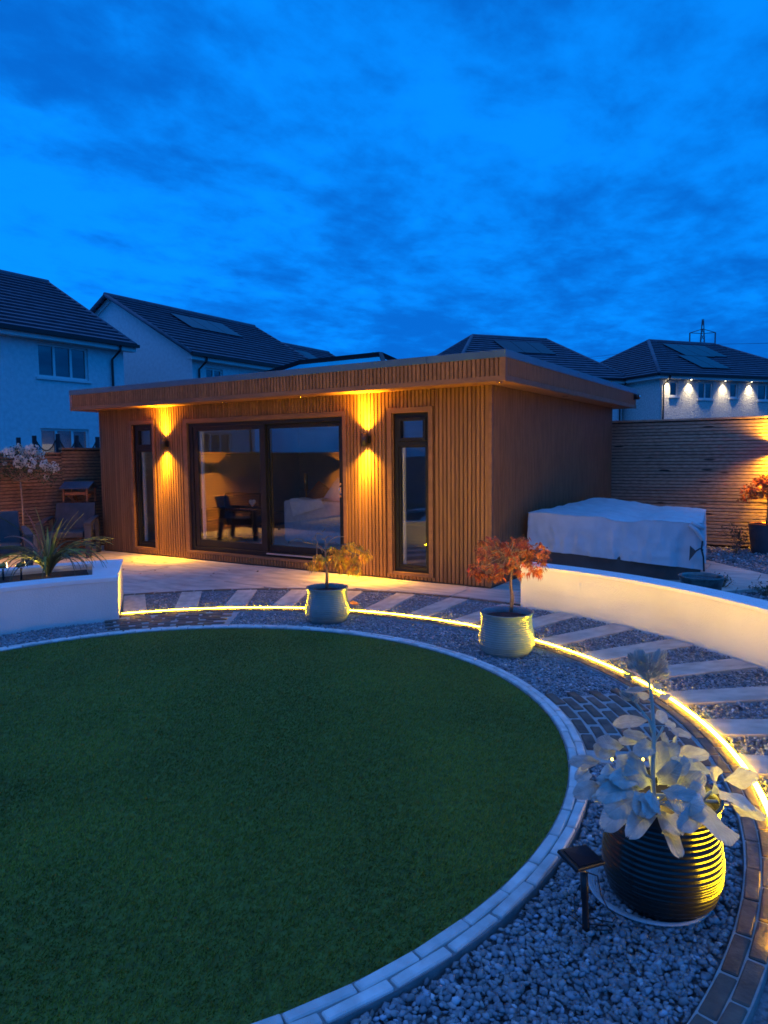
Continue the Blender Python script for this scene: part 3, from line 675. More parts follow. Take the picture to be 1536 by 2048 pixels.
# ---- inside the room
def rbox(b_, name, m, parent, bev, seg=3): return b_.build(name, m, parent, smooth=True, bevel=bev, seg=seg)
sf = thing('sofa', 'pale boucle sofa seen through the sliding door', 'sofa', (-3.4, 1.8, .12))
rbox(MB().box(-4.17, 1.33, .16, -2.45, 1.60, .82), 'backrest', 'sofa', sf, .07); rbox(MB().box(-4.17, 1.61, .16, -3.92, 2.30, .66), 'arm', 'sofa', sf, .06); rbox(MB().box(-2.70, 1.61, .16, -2.45, 2.30, .66), 'arm', 'sofa', sf, .06)
rbox(MB().box(-3.91, 1.61, .20, -2.71, 2.30, .46), 'seat', 'sofa', sf, .05)
for q in ((-4.1, 1.4), (-2.52, 1.4), (-4.1, 2.2), (-2.52, 2.2)): MB().lathe([(.025, .121), (.03, .165)], 12, (*q, 0)).build('foot', 'black', sf)
b = MB(); nx_, nz_ = 10, 12
vs = []; 
for i in range(nx_ + 1):
    for j in range(nz_ + 1):
        u, v = i / nx_, j / nz_; x = -4.05 + u * .62 + .10 * v
        if v < .45: y, z = 1.60 - v / .45 * .28, .835 + .012 * math.sin(u * 9)
        else: y, z = 1.312 - .012 * math.sin(u * 7 + v * 5), .835 - (v - .45) * (.18 + .34 * (1 - u) * .9)
        vs.append((x, y, z))
b.add(vs, [(i * (nz_ + 1) + j, (i + 1) * (nz_ + 1) + j, (i + 1) * (nz_ + 1) + j + 1, i * (nz_ + 1) + j + 1) for i in range(nx_) for j in range(nz_)])
b.add([(x, y - .008, z + .010) for x, y, z in vs], [(i * (nz_ + 1) + j, i * (nz_ + 1) + j + 1, (i + 1) * (nz_ + 1) + j + 1, (i + 1) * (nz_ + 1) + j) for i in range(nx_) for j in range(nz_)])
tag(b.build('throw_blanket', 'throw', smooth=True, at=(-3.7, 1.33, .84)), 'white throw blanket folded over the back of the pale sofa', 'blanket')
def cushion(label, c, s, m, rx, rz):
    b_ = bmesh.new(); bmesh.ops.create_cube(b_, size=1); bmesh.ops.subdivide_edges(b_, edges=b_.edges, cuts=5, use_grid_fill=True)
    for v in b_.verts:
        u, w_ = v.co.x * 2, v.co.z * 2; k = (1 - u ** 4 * .8) * (1 - w_ ** 4 * .8); v.co.y *= .12 + .88 * k; v.co *= s; v.co.y *= .45
    me = bpy.data.meshes.new('cushion'); b_.to_mesh(me); b_.free(); me.materials.append(M[m]); me.polygons.foreach_set('use_smooth', [True] * len(me.polygons))
    o = bpy.data.objects.new('cushion', me); COL.objects.link(o); o.location = c; o.rotation_euler = (rx, .6, rz)
    return tag(o, label, 'cushion', 'cushions on the sofa')
cushion('rust brown cushion standing on the sofa seat', (-3.76, 1.80, .80), .46, 'cushbrown', -.25, .1)
cushion('white cushion leaning beside the rust brown one on the sofa', (-3.36, 1.76, .84), .48, 'throw', -.2, -.1)
ac = thing('armchair', 'charcoal upholstered armchair in the dark corner behind the glass', 'armchair', (-5.5, 1.35, .12))
rbox(MB().box(-5.95, 1.05, .18, -5.15, 1.8, .44), 'seat', 'darkfab', ac, .05); rbox(MB().box(-5.95, 1.81, .18, -5.15, 2.02, .88), 'backrest', 'darkfab', ac, .06)
rbox(MB().box(-6.1, 1.05, .18, -5.955, 1.95, .62), 'arm', 'darkfab', ac, .04); rbox(MB().box(-5.145, 1.05, .18, -5.0, 1.95, .62), 'arm', 'darkfab', ac, .04)
for q in ((-6.0, 1.1), (-5.1, 1.1), (-6.0, 1.9), (-5.1, 1.9)): MB().lathe([(.02, .121), (.026, .185)], 12, (*q, 0)).build('foot', 'black', ac)
cs = thing('corner_sofa', 'dark grey sofa end standing beyond the pale sofa', 'sofa', (-5.0, 3.2, .12))
rbox(MB().box(-5.75, 2.85, .16, -4.35, 3.6, .48), 'seat', 'cushgrey', cs, .05); rbox(MB().box(-5.75, 3.61, .16, -4.35, 3.85, .86), 'backrest', 'cushgrey', cs, .06); rbox(MB().box(-4.34, 2.85, .16, -4.10, 3.85, .66), 'arm', 'cushgrey', cs, .05)
for q in ((-5.65, 2.95), (-4.2, 2.95), (-5.65, 3.75), (-4.2, 3.75)): MB().lathe([(.025, .121), (.03, .165)], 12, (*q, 0)).build('foot', 'black', cs)
fl = thing('floor_lamp', 'slim brass floor lamp standing behind the pale sofa', 'lamp', (-4.42, 2.25, .12))
MB().lathe([(.13, .1205), (.13, .135), (.02, .145)], 32, (-4.42, 2.25, 0)).build('base', 'brass', fl, smooth=True); MB().tube([(-4.42, 2.25, .145), (-4.42, 2.25, .93)], .012, 10).build('stem', 'brass', fl, smooth=True)
MB().tube([(-4.42, 2.25, .931), (-4.42, 2.25, 1.22)], .035, 16).build('lamp_head', 'brass', fl, smooth=True)
st = thing('side_table', 'small black side table beside the charcoal armchair', 'table', (-4.75, 1.25, .12))
MB().lathe([(.2, .66), (.2, .69)], 32, (-4.78, 1.3, 0)).build('table_top', 'black', st); MB().tube([(-4.78, 1.3, .13), (-4.78, 1.3, .66)], .018, 10).build('stem', 'black', st); MB().lathe([(.15, .1205), (.15, .132)], 32, (-4.78, 1.3, 0)).build('base', 'black', st)
hp = [(16 * math.sin(t_) ** 3, 13 * math.cos(t_) - 5 * math.cos(2 * t_) - 2 * math.cos(3 * t_) - math.cos(4 * t_)) for t_ in np.linspace(0, 2 * PI, 40, endpoint=False)]
b = MB(); n_ = 40; b.add([(-4.78 + x * .0042, 1.285, .765 + z * .0042) for x, z in hp] + [(-4.78 + x * .0042, 1.31, .765 + z * .0042) for x, z in hp], [tuple(range(n_)), tuple(reversed(range(n_, 2 * n_)))] + [(i, n_ + i, n_ + (i + 1) % n_, (i + 1) % n_) for i in range(n_)])
tag(b.build('heart_ornament', 'throw', at=(-4.78, 1.3, .69), bevel=.003), 'small white heart ornament standing on the black side table', 'ornament')

# ================================================================== FENCES
def add_knots(m, dens=(1.5, 2.0, 9.0), size=.10):
    n = m.node_tree.nodes; k = m.node_tree.links; b = n['Principled BSDF']; src = b.inputs['Base Color'].links[0].from_socket
    tcn = n.new('ShaderNodeTexCoord'); mp = n.new('ShaderNodeMapping'); mp.inputs['Scale'].default_value = dens; k.new(tcn.outputs['Object'], mp.inputs[0])
    oi = n.new('ShaderNodeObjectInfo'); s_ = n.new('ShaderNodeMath'); s_.operation = 'MULTIPLY'; s_.inputs[1].default_value = 91.7; k.new(oi.outputs['Random'], s_.inputs[0])
    cb = n.new('ShaderNodeCombineXYZ'); k.new(s_.outputs[0], cb.inputs[0]); k.new(s_.outputs[0], cb.inputs[1]); k.new(cb.outputs[0], mp.inputs['Location'])
    vo = n.new('ShaderNodeTexVoronoi'); vo.inputs['Scale'].default_value = 1.0; k.new(mp.outputs[0], vo.inputs['Vector'])
    mr = n.new('ShaderNodeMapRange'); mr.inputs['From Min'].default_value = size; mr.inputs['From Max'].default_value = size * 1.7; k.new(vo.outputs['Distance'], mr.inputs['Value'])
    mx = n.new('ShaderNodeMix'); mx.data_type = 'RGBA'; mx.inputs[6].default_value = (.055, .032, .022, 1); k.new(mr.outputs[0], mx.inputs[0]); k.new(src, mx.inputs[7]); k.new(mx.outputs[2], b.inputs['Base Color'])
add_knots(M['fence2']); add_knots(M['fence'], size=.08)
def fence(label, axis, fixed, sgn, bays, pitch, m, depth=.02, postgap=1.8, low=-.04):
    """bays: (from, to, top); the slat face lies at fixed, posts stand behind (direction sgn)"""
    mid = (bays[0][0] + bays[-1][1]) / 2
    T = (lambda a_, d_, z: (a_, fixed + sgn * d_, z)) if axis == 'x' else (lambda a_, d_, z: (fixed + sgn * d_, a_, z))
    f = thing('slatted_fence', label, 'fence', T(mid, 0, 0))
    def bx3(b_, a0, a1, d0, d1, z0, z1):
        p_, q_ = T(a0, d0, z0), T(a1, d1, z1); b_.box(*[min(p_[i], q_[i]) for i in range(3)], *[max(p_[i], q_[i]) for i in range(3)])
    for a0, a1, top in bays:
        ln_ = a1 - a0 - .006
        me = MB().box(-ln_ / 2, -depth / 2, -.0215, ln_ / 2, depth / 2, .0215).mesh('slat', m, bevel=.0025)
        k = int((top - .05 - low) / pitch)
        for i in range(k):
            z = top - .05 - pitch * (i + .5)
            piece('slat', me, f, T((a0 + a1) / 2, depth / 2 + random.uniform(-.0015, .0015), z), (0, random.uniform(-.0012, .0012) if axis == 'x' else 0, 0 if axis == 'x' else PI / 2))
        b_ = MB(); bx3(b_, a0, a1, -.018, .075, top - .032, top); b_.build('capping', m, f, bevel=.003)
        b_ = MB(); bx3(b_, a0, a1, .062, .075, low, top - .033); b_.build('backing_board', 'fpost', f)
        npost = max(2, int((a1 - a0) / postgap) + 1)
        for i in range(npost):
            a_ = a0 + .05 + (a1 - a0 - .1) * i / (npost - 1); b_ = MB(); bx3(b_, a_ - .035, a_ + .035, depth + .001, .061, low - .02, top - .034); b_.build('post', 'fpost', f)
    return f
fence('reddish brown slatted timber fence behind the rose tree and grey chairs', 'y', -7.6, -1, [(-9.6, -4.9, 1.615), (-4.9, -.2, 1.615), (-.2, 5.2, 1.69)], .0545, 'fence')
fence('tall weathered slatted timber fence behind the covered garden furniture', 'x', 5.3, 1, [(-1.2, 2.9, 2.065), (2.9, 6.6, 2.065)], .0545, 'fence2')
updown('black up and down lamp lighting the weathered fence above the grey tree pot', 2.425, 5.3, 1.56, (0, -1, 0), FENCE_LAMP_W * .55, 'up and down lamps on the fences', beam=160, off=.10, spill=.9)
updown('black up and down lamp on the reddish fence just outside the view', -7.6, -3.0, 1.29, (1, 0, 0), FENCE_LAMP_W, 'up and down lamps on the fences', beam=172, off=.105, spill=1.2)
updown('black up and down lamp far along the reddish fence, mirrored in the door glass', -7.6, -7.4, 1.29, (1, 0, 0), FENCE_LAMP_W, 'up and down lamps on the fences', beam=150, off=.09, spill=1.2)

# ================================================================== NEIGHBOURING HOUSES
def roof_face(b, A, B, C, D, n, lift=.065):
    """courses of tiles between eave A-B and ridge D-C"""
    A, B, C, D = map(Vector, (A, B, C, D)); nn = (B - A).cross(D - A).normalized()
    if nn.z < 0: nn = -nn
    for k in range(n):
        t0, t1 = k / n, (k + 1) / n
        a0, b0, a1, b1 = A.lerp(D, t0), B.lerp(C, t0), A.lerp(D, t1), B.lerp(C, t1)
        u = nn * lift; b.add([a0 + u, b0 + u, b1 + nn * .004, a1 + nn * .004, a0 - nn * .002, b0 - nn * .002], [(0, 1, 2, 3), (4, 5, 1, 0)])
def house(name, label, corner, rz, Ln, Dp, ze, zr, hipL, hipR, wins, m='render', z0=-.07, panels=(), courses=17, pipes=(), dls=(), lit=(), group='houses beyond the garden fences', ov=.28, gl='hglass'):
    """local x runs along the facade, y into the house; wins: (x0,x1,z0,z1,lights)"""
    h = thing(name, label, 'house', (corner[0], corner[1], z0), group, rz)
    ze -= z0; zr -= z0; hy = Dp / 2
    b = MB(); T_ = .25
    segs = sorted([(w_[0], w_[1]) for w_ in wins])
    # facade with openings, column by column
    xsn = sorted(set([0, Ln] + [q for s in segs for q in s]))
    for i in range(len(xsn) - 1):
        xa, xb = xsn[i], xsn[i + 1]; xm_ = (xa + xb) / 2; op = sorted([(w_[2] - z0, w_[3] - z0) for w_ in wins if w_[0] < xm_ < w_[1]]); zc_ = 0
        for o0, o1 in op: b.box(xa, 0, zc_, xb, T_, o0); zc_ = o1
        b.box(xa, 0, zc_, xb, T_, ze)
    b.box(0, T_, 0, T_, Dp, ze); b.box(Ln - T_, T_, 0, Ln, Dp, ze); b.box(T_, Dp - T_, 0, Ln - T_, Dp, ze)
    rise = zr - ze - .10
    for x_, hip in ((0, hipL), (Ln - T_, hipR)):
        if not hip: b.add([(x_, 0, ze), (x_ + T_, 0, ze), (x_ + T_, Dp, ze), (x_, Dp, ze), (x_, hy, ze + rise), (x_ + T_, hy, ze + rise)], [(0, 3, 4), (1, 5, 2), (0, 4, 5, 1), (3, 2, 5, 4)])
    b.build('wall', m, h)
    MB().box(T_ + .01, T_ + .4, .02, Ln - T_ - .01, T_ + .45, ze - .05).build('inner_wall', 'plasterin', h)
    # roof
    r = MB(); e = ov; xl, xr_ = -e, Ln + e; yl, yr_ = -e, Dp + e; zed = ze + .06
    rl = hipL if hipL else -e; rr_ = Ln - hipR if hipR else Ln + e
    R1_, R2_ = (rl, hy, zr), (rr_, hy, zr)
    roof_face(r, (xl, yl, zed), (xr_, yl, zed), R2_, R1_, courses); roof_face(r, (xr_, yr_, zed), (xl, yr_, zed), R1_, R2_, courses)
    if hipL: roof_face(r, (xl, yr_, zed), (xl, yl, zed), R1_, R1_, courses)
    if hipR: roof_face(r, (xr_, yl, zed), (xr_, yr_, zed), R2_, R2_, courses)
    rf_ = r.build('roof', 'tile', h)
    rc = MB(); rc.tube([R1_, R2_], .10, 10)
    for hip, xe, RR in ((hipL, xl, R1_), (hipR, xr_, R2_)):
        for ye in (yl, yr_):
            if hip: rc.tube([(xe, ye, zed + .02), RR], .09, 8)
            else: rc.tube([(xe + (.03 if xe < 0 else -.03), ye, zed + .0), (RR[0] + (.03 if xe < 0 else -.03), RR[1], RR[2])], .07, 6)
    rc.build('ridge_tiles', 'tile', rf_, smooth=True)
    fb = MB(); fb.box(xl + .02, yl + .001, ze - .14, xr_ - .02, yl + .025, ze + .05); fb.box(xl + .02, yl + .0255, ze - .14, xr_ - .02, -.001, ze - .125)
    if hipL: fb.box(xl + .001, yl + .026, ze - .14, xl + .025, yr_, ze + .05); fb.box(xl + .0255, 0, ze - .14, -.001, Dp, ze - .125)
    if hipR: fb.box(xr_ - .025, yl + .026, ze - .14, xr_ - .001, yr_, ze + .05); fb.box(Ln + .001, 0, ze - .14, xr_ - .0255, Dp, ze - .125)
    for x_, hip in ((-.06, hipL), (Ln + .03, hipR)):
        if not hip: fb.beam((x_ + .015, yl + .05, ze + .0), (x_ + .015, hy, zr - .10), .03, .16); fb.beam((x_ + .015, yr_ - .05, ze + .0), (x_ + .015, hy, zr - .10), .03, .16)
    fb.build('fascia', 'fascia', h)
    gt = MB(); gt.beam((xl - .03, yl - .055, ze + .025), (xr_ + .03, yl - .055, ze + .025), .11, .09)
    if hipL: gt.beam((xl - .055, yl, ze + .025), (xl - .055, yr_, ze + .025), .11, .09)
    if hipR: gt.beam((xr_ + .055, yl, ze + .025), (xr_ + .055, yr_, ze + .025), .11, .09)
    gu = gt.build('gutter', 'gutter', h)
    for px in pipes: MB().tube([(px + .12, yl - .05, ze - .01), (px + .10, yl - .04, ze - .16), (px, -.06, ze - .42), (px, -.06, .0)], .036, 8).build('downpipe', 'gutter', gu)
    for (xa, xb, za, zb, nl) in wins:
        za -= z0; zb -= z0; f = MB(); ring_boxes(f, xa, xb, za, zb, .06, .06, .07, .06, .06, .13)
        for i in range(1, nl): xm_ = xa + (xb - xa) * i / nl; f.box(xm_ - .035, .06, za + .07, xm_ + .035, .13, zb - .06)
        wd_ = f.build('window', 'whitepvc', h)
        for i in range(nl):
            p0, p1 = xa + (xb - xa) * i / nl + (.06 if i == 0 else .035), xa + (xb - xa) * (i + 1) / nl - (.06 if i == nl - 1 else .035)
            MB().box(p0, .09, za + .07, p1, .105, zb - .06).build('pane', gl, wd_)
        MB().box(xa - .08, -.05, za - .06, xb + .08, .058, za - .001).build('sill', 'whitepvc', wd_)
    for (xa, xb, ya, yb_) in panels:
        def rp(x_, t_, up_): return Vector((x_, yl + (hy - yl) * t_, zed + (zr - zed) * t_ + up_))
        s0, s1, s2, s3 = rp(xa, ya, .11), rp(xb, ya, .11), rp(xb, yb_, .11), rp(xa, yb_, .11)
        slabq((s0, s1, s2, s3), .04).build('solar_panel', 'pv', rf_)
    for dx in dls:
        d_ = MB().lathe([(.05, -.012), (.05, 0), (.001, 0)], 16, (dx, -.15, ze - .141), close=False).build('downlight', 'whitepvc', h)
        MB().disc((dx, -.15, ze - .1535), .036, 16).build('lens', 'downlit', d_)
        lamp('beam', 'SPOT', h, (dx, -.15, ze - .16), HOUSE_LAMP_W, (1, .80, .45), (0, .10, -1), 92, 1.0, .03)
    return h
VX = -15.2
house('house', 'pale rendered house with a lit ground floor window behind the rose tree', (VX, -1.6), PI / 2, 8.6, 8.2, 4.88, 7.41, 0, 0,
      [(5.82, 7.37, 3.75, 4.68, 3), (5.8, 7.3, 1.25, 2.36, 3)], panels=(), pipes=(8.15,))
house('house', 'pale rendered house with three roof panels and its plain gable turned to the garden', (VX, 9.75), PI / 2, 7.3, 8.2, 4.92, 7.41, 0, 0,
      [(.62, 1.42, 3.6, 4.60, 2), (4.2, 5.4, 3.6, 4.60, 2)], panels=[(1.95, 2.83, .53, .80), (2.86, 3.74, .53, .80), (3.77, 4.65, .53, .80)], pipes=(.25,))
house('house', 'lower house whose roof just shows above the lantern, two roof panels on it', (VX, 17.25), PI / 2, 5.4, 8.2, 4.42, 6.88, 0, 0,
      [(2.0, 3.2, 3.1, 4.1, 2)], panels=[(1.25, 2.05, .55, .82), (2.08, 2.88, .55, .82)], pipes=())
house('house', 'pale rendered house down the row, seen only mirrored in the garden room glass', (VX, -12.6), PI / 2, 8.6, 8.2, 4.88, 7.41, 0, 0,
      [(1.2, 2.7, 3.75, 4.68, 3), (1.2, 2.7, 1.25, 2.36, 3), (5.8, 7.3, 3.75, 4.68, 3)], pipes=(.3,))
house('house', 'hip roofed house with a row of roof panels rising behind the garden room', (-10.62, 20.35), rad(53), 8.7, 8.6, 4.9, 7.40, 3.05, 1.35,
      [(1.2, 2.4, 3.9, 4.6, 2)], panels=[(3.85, 4.75, .53, .84), (4.78, 5.68, .53, .84), (5.71, 6.5, .53, .84)], pipes=(8.55,))
house('house', 'hip roofed roughcast house with downlights glowing under its eaves', (-3.45, 26.1), rad(53), 10.2, 8.6, 4.92, 7.22, 3.05, 2.8,
      [(.58, 1.04, 4.02, 4.70, 1), (2.2, 3.05, 3.93, 4.70, 2), (4.08, 4.55, 4.02, 4.70, 1), (5.8, 6.9, 3.93, 4.70, 2)], m='render2',
      panels=[(3.35, 4.25, .50, .85), (4.28, 5.18, .50, .85), (5.21, 6.05, .52, .85), (2.8, 3.62, .15, .49), (3.65, 4.5, .15, .49)], pipes=(.16,), dls=(.36, 1.62, 3.62, 5.22))
# warm room behind the lit ground floor window
h1 = bpy.data.objects['house']
MB().box(5.85, .34, 1.30, 6.45, .36, 2.0).box(6.50, .34, 1.3, 6.72, .36, 1.85).box(6.80, .34, 1.3, 7.2, .36, 1.75).build('lit_room', 'warmroom', h1)

# ---- trampoline beyond the left fence
tr = thing('trampoline', 'black trampoline safety net sagging between poles just over the reddish fence', 'trampoline', (-9.3, .9, -.07))
pc = [(-9.25, .05), (-9.0, .20), (-9.0, .66), (-9.0, 1.05), (-9.0, 1.50), (-9.4, 1.9), (-10.2, 1.7), (-10.4, .8), (-10.0, .1)]
ph = [1.90, 1.93, 1.97, 1.95, 1.93, 1.6, 1.5, 1.5, 1.5]
for (x_, y_), z_ in zip(pc, ph): MB().tube([(x_, y_, -.07), (x_, y_, z_)], .040, 10).build('pole', 'net', tr, smooth=True)
for i in range(len(pc)):
    (xa, ya_), (xb, yb_) = pc[i], pc[(i + 1) % len(pc)]; za, zb = ph[i], ph[(i + 1) % len(pc)]; nb = MB()
    for lvl in (0, .05, .10, .15, .2, .25, .3):
        nb.tube([(xa + (xb - xa) * t_, ya_ + (yb_ - ya_) * t_, (za + (zb - za) * t_) - .03 - lvl - 4 * (.26 - lvl * .2) * t_ * (1 - t_)) for t_ in np.linspace(0, 1, 9)], .012 if lvl == 0 else .004, 5)
    for t_ in np.linspace(.05, .95, 15):
        nb.tube([(xa + (xb - xa) * t_, ya_ + (yb_ - ya_) * t_, 1.6 - 4 * .2 * t_ * (1 - t_)), (xa + (xb - xa) * t_, ya_ + (yb_ - ya_) * t_, (za + (zb - za) * t_) - .03 - 4 * .26 * t_ * (1 - t_))], .003, 4)
    nb.build('net', 'net', tr)
MB().lathe([(.95, .72), (1.0, .80), (.9, .80)], 32, (-9.7, .95, -.07), close=True).build('bed', 'net', tr)

# ---- transmission tower far away
py_ = thing('transmission_tower', 'distant lattice electricity pylon above the hip roofed house', 'pylon', (-42.5, 300, -.07))
def pp(x_, y_, z_): return (-42.5 + x_, 300 + y_, z_)
def half(z_): return 4.2 - 3.1 * min(1, z_ / 38.0) if z_ < 38 else max(.25, 1.1 - .85 * (z_ - 38) / 15.8)
b = MB(); zz = [0, 8, 15, 21, 26.5, 31, 34.5, 38, 40.5, 43, 45.5, 48, 50.5, 53.8]
for i in range(len(zz) - 1):
    a0, a1 = half(zz[i]), half(zz[i + 1])
    for sx, sy in ((-1, -1), (1, -1), (1, 1), (-1, 1)):
        b.tube([pp(sx * a0, sy * a0, zz[i]), pp(sx * a1, sy * a1, zz[i + 1])], .16, 4)
    for (s1, s2) in (((-1, -1), (1, -1)), ((1, -1), (1, 1)), ((1, 1), (-1, 1)), ((-1, 1), (-1, -1))):
        b.tube([pp(s1[0] * a0, s1[1] * a0, zz[i]), pp(s2[0] * a1, s2[1] * a1, zz[i + 1])], .09, 4); b.tube([pp(s2[0] * a0, s2[1] * a0, zz[i]), pp(s1[0] * a1, s1[1] * a1, zz[i + 1])], .09, 4)
b.build('lattice', 'pylon', py_)
for za_, ln_ in ((48.6, 4.9), (37.5, 6.5), (27, 6.0)):
    b = MB()
    for s in (-1, 1):
        b.tube([pp(0, 0, za_ + 1.4), pp(s * ln_ * .87, s * ln_ * .5, za_)], .14, 4); b.tube([pp(0, 0, za_ - .4), pp(s * ln_ * .87, s * ln_ * .5, za_)], .14, 4)
    arm = b.build('cross_arm', 'pylon', py_)
    for s in (-1, 1):
        MB().tube([pp(s * ln_ * .87, s * ln_ * .5, za_), pp(s * ln_ * .87, s * ln_ * .5, za_ - 4.6)], .28, 5).build('insulator', 'pylon', arm)
        for dxx in ((220, 60), (-220, -60)):
            x0_, y0_, z0_ = s * ln_ * .87, s * ln_ * .5, za_ - 4.6
            MB().tube([pp(x0_ + dxx[0] * t_, y0_ + dxx[1] * t_, z0_ - 22 * t_ * (1 - t_) * (1 if dxx[0] < 0 else .4)) for t_ in np.linspace(0, 1, 12)], .055, 4).build('cable', 'pylon', arm)

# ================================================================== POTS
def pot_profile(ribs=16, h=.300, amp=.0042):
    key = [(0, .150), (.012, .166), (.04, .186), (.085, .203), (.13, .2055), (.18, .197), (.225, .1875), (.262, .186), (.285, .190), (.300, .198)]
    zs = np.linspace(0, h, 170); ks = np.array(key); out = []
    for z_ in zs:
        r = np.interp(z_, ks[:, 0], ks[:, 1])
        if .03 < z_ < .272: r += amp * abs(math.sin(PI * (z_ - .03) / (.242 / ribs))) - amp * .5
        out.append((float(r), float(z_)))
    for _ in range(2):
        out = [out[0]] + [((out[i - 1][0] + 2 * out[i][0] + out[i + 1][0]) / 4, out[i][1]) for i in range(1, len(out) - 1)] + [out[-1]]
    return out + [(.1975, .304), (.186, .304), (.181, .297), (.176, .27), (.176, .245)]
potmesh = MB().lathe(pot_profile(), 72, close=False); potmesh.disc((0, 0, 0.0), .150, 72)
def pot(label, c, glaze, s=1.0, hs=1.0, saucer=False, soil_z=.262, group='ribbed glazed pots on the gravel', rz=0.0):
    t_ = thing('plant_pot', label, 'plant pot', (c[0], c[1], -.03), group)
    me = potmesh.mesh('shell', glaze, smooth=True)
    piece('shell', me, t_, (c[0], c[1], -.03), (0, 0, rz), (s, s, hs * 1.1))
    MB().disc((c[0], c[1], -.03 + soil_z * 1.1 * hs), .179 * s, 40).build('soil', 'soil', t_)
    return t_
PC1, PC2, PC3 = (-.70, -2.125), (1.13, -2.28), (2.760, -4.83)
pot('blue green ribbed pot holding the sparse golden maple', PC1, 'glaze', .985)
pot('blue green ribbed pot holding the bushy red maple', PC2, 'glaze', 1.03)
pt3 = pot('dark bronze ribbed pot holding the silver leaved plant', PC3, 'darkglaze', .955, 1.14)
b = MB()
for k in range(7):
    r_ = .150 + .0085 * k; b.lathe([(r_ - .006, -.026 + .004 * k), (r_, -.018 + .0045 * k), (r_ + .005, -.026 + .0045 * k)], 64, (PC3[0] - .040, PC3[1] + .0, -.006), close=False)
b.lathe([(.001, -.024), (.20, -.012)], 64, (PC3[0] - .040, PC3[1] + .0, -.008), close=False)
tag(b.build('saucer', 'saucer', smooth=True, at=(PC3[0], PC3[1], -.03)), 'pale ribbed saucer under the dark bronze pot', 'saucer')

# ---- maple builder: dissected leaves of narrow drooping fingers
def maple_leaves(name, pts, m, parent, size=.05, fingers=7, wid=.0042, droop=.9, tones=(.5, 1.6)):
    V, T_ = [], []
    for (q, dr) in pts:
        q = Vector(q); dr = Vector(dr).normalized(); s = size * random.uniform(.65, 1.2); side = dr.cross(Vector((0, 0, 1)))
        side = side.normalized() if side.length > .05 else Vector((1, 0, 0)); tn = random.uniform(*tones); col = (tn * random.uniform(.85, 1.2), tn * random.uniform(.7, 1.25), tn)
        for i in range(fingers):
            a_ = (i / (fingers - 1) - .5) * 2.3 + random.uniform(-.12, .12); l_ = s * (1 - .38 * abs(i / (fingers - 1) - .5) * 2) * random.uniform(.85, 1.1)
            d1 = (dr * math.cos(a_) + side * math.sin(a_)); p0 = q; p1 = q + d1 * l_ * .5 + Vector((0, 0, -.08 * l_)); p2 = q + d1 * l_ * .82 + Vector((0, 0, -droop * l_ * .55))
            wv = d1.cross(Vector((random.uniform(-.4, .4), random.uniform(-.4, .4), 1))).normalized() * wid
            V += [p0 + wv * .35, p0 - wv * .35, p1 - wv, p1 + wv, p1 + wv, p1 - wv, p2 - wv * .12, p2 + wv * .12]; T_ += [col] * 8
    V = np.array([v[:] for v in V]); return npmesh(name, V, np.arange(len(V)).reshape(-1, 4), m, np.array(T_), parent)
def sprig(tips, per, spread, drop=.4):
    out = []
    for tp in tips:
        tp = Vector(tp)
        for _ in range(per):
            o_ = Vector((random.gauss(0, spread), random.gauss(0, spread), random.gauss(0, spread * .55)))
            out.append((tp + o_, Vector((o_.x, o_.y, 0)) * 6 + Vector((random.gauss(0, .5), random.gauss(0, .5), -drop))))
    return out
def curve(a_, b_, lift, n=7, jit=0.0):
    a_, b_ = Vector(a_), Vector(b_)
    return [a_.lerp(b_, t_) + Vector((random.uniform(-jit, jit), random.uniform(-jit, jit), lift * 4 * t_ * (1 - t_))) for t_ in np.linspace(0, 1, n)]
# red maple
D2 = 5.44
rt = thing('maple_tree', 'small bushy red maple with a thin pale trunk in a blue green pot', 'tree', (PC2[0], PC2[1], .25))
trunk = [P(1021, 1224, D2), P(1023, 1195, D2 + .01), P(1021, 1165, D2), P(1023, 1140, D2), P(1022, 1118, D2)]
tk = MB(); tk.tube(trunk, [.011, .010, .009, .008, .006], 10); tk.tube([trunk[0] + Vector((.012, .004, 0)), trunk[1] + Vector((.013, .006, 0)), trunk[2] + Vector((.003, .004, 0))], [.006, .006, .005], 8); tk.build('trunk', 'bark', rt, smooth=True)
tips = []; bn = MB()
for (px, py) in [(985, 1078), (1005, 1085), (1032, 1082), (1052, 1079), (1075, 1093), (1088, 1105), (962, 1095), (970, 1115), (990, 1105), (1015, 1105), (1040, 1105), (1062, 1110), (1080, 1120), (952, 1138), (963, 1150), (978, 1135), (998, 1130), (1020, 1128), (1045, 1128), (1062, 1132), (948, 1130), (1000, 1150), (985, 1150), (1038, 1145), (1075, 1140), (1055, 1100), (1010, 1095), (1028, 1115), (968, 1085), (1048, 1090), (960, 1148), (1012, 1140), (1072, 1144)]:
    for s in (-1, 1):
        dz = random.uniform(.02, .24) * s * (1 - .6 * min(1, abs(px - 1020) / 80)); tp = P(px + random.uniform(-5, 5), py + random.uniform(-4, 4), D2 + dz); tips.append(tp)
        if random.random() < .6: bn.tube(curve(trunk[3] if random.random() < .5 else trunk[4], tp, .05, 6, .006), [.004, .0035, .003, .0025, .002, .0015], 5, False)
bn.build('branches', 'bark', rt)
maple_leaves('foliage', sprig(tips, 8, .023), 'acerred', rt, .047, 7, .0030)
ml = MB(); q = P(937, 1141, D2 - .05); ml.add([q + RT * .016, q + UP * .022, q - RT * .015, q - UP * .022, q - FW * .006], [(0, 1, 4), (1, 2, 4), (2, 3, 4), (3, 0, 4)]); ml.build('leaf', 'redleaf', rt)['label'] = 'single bright red leaf at the tip'
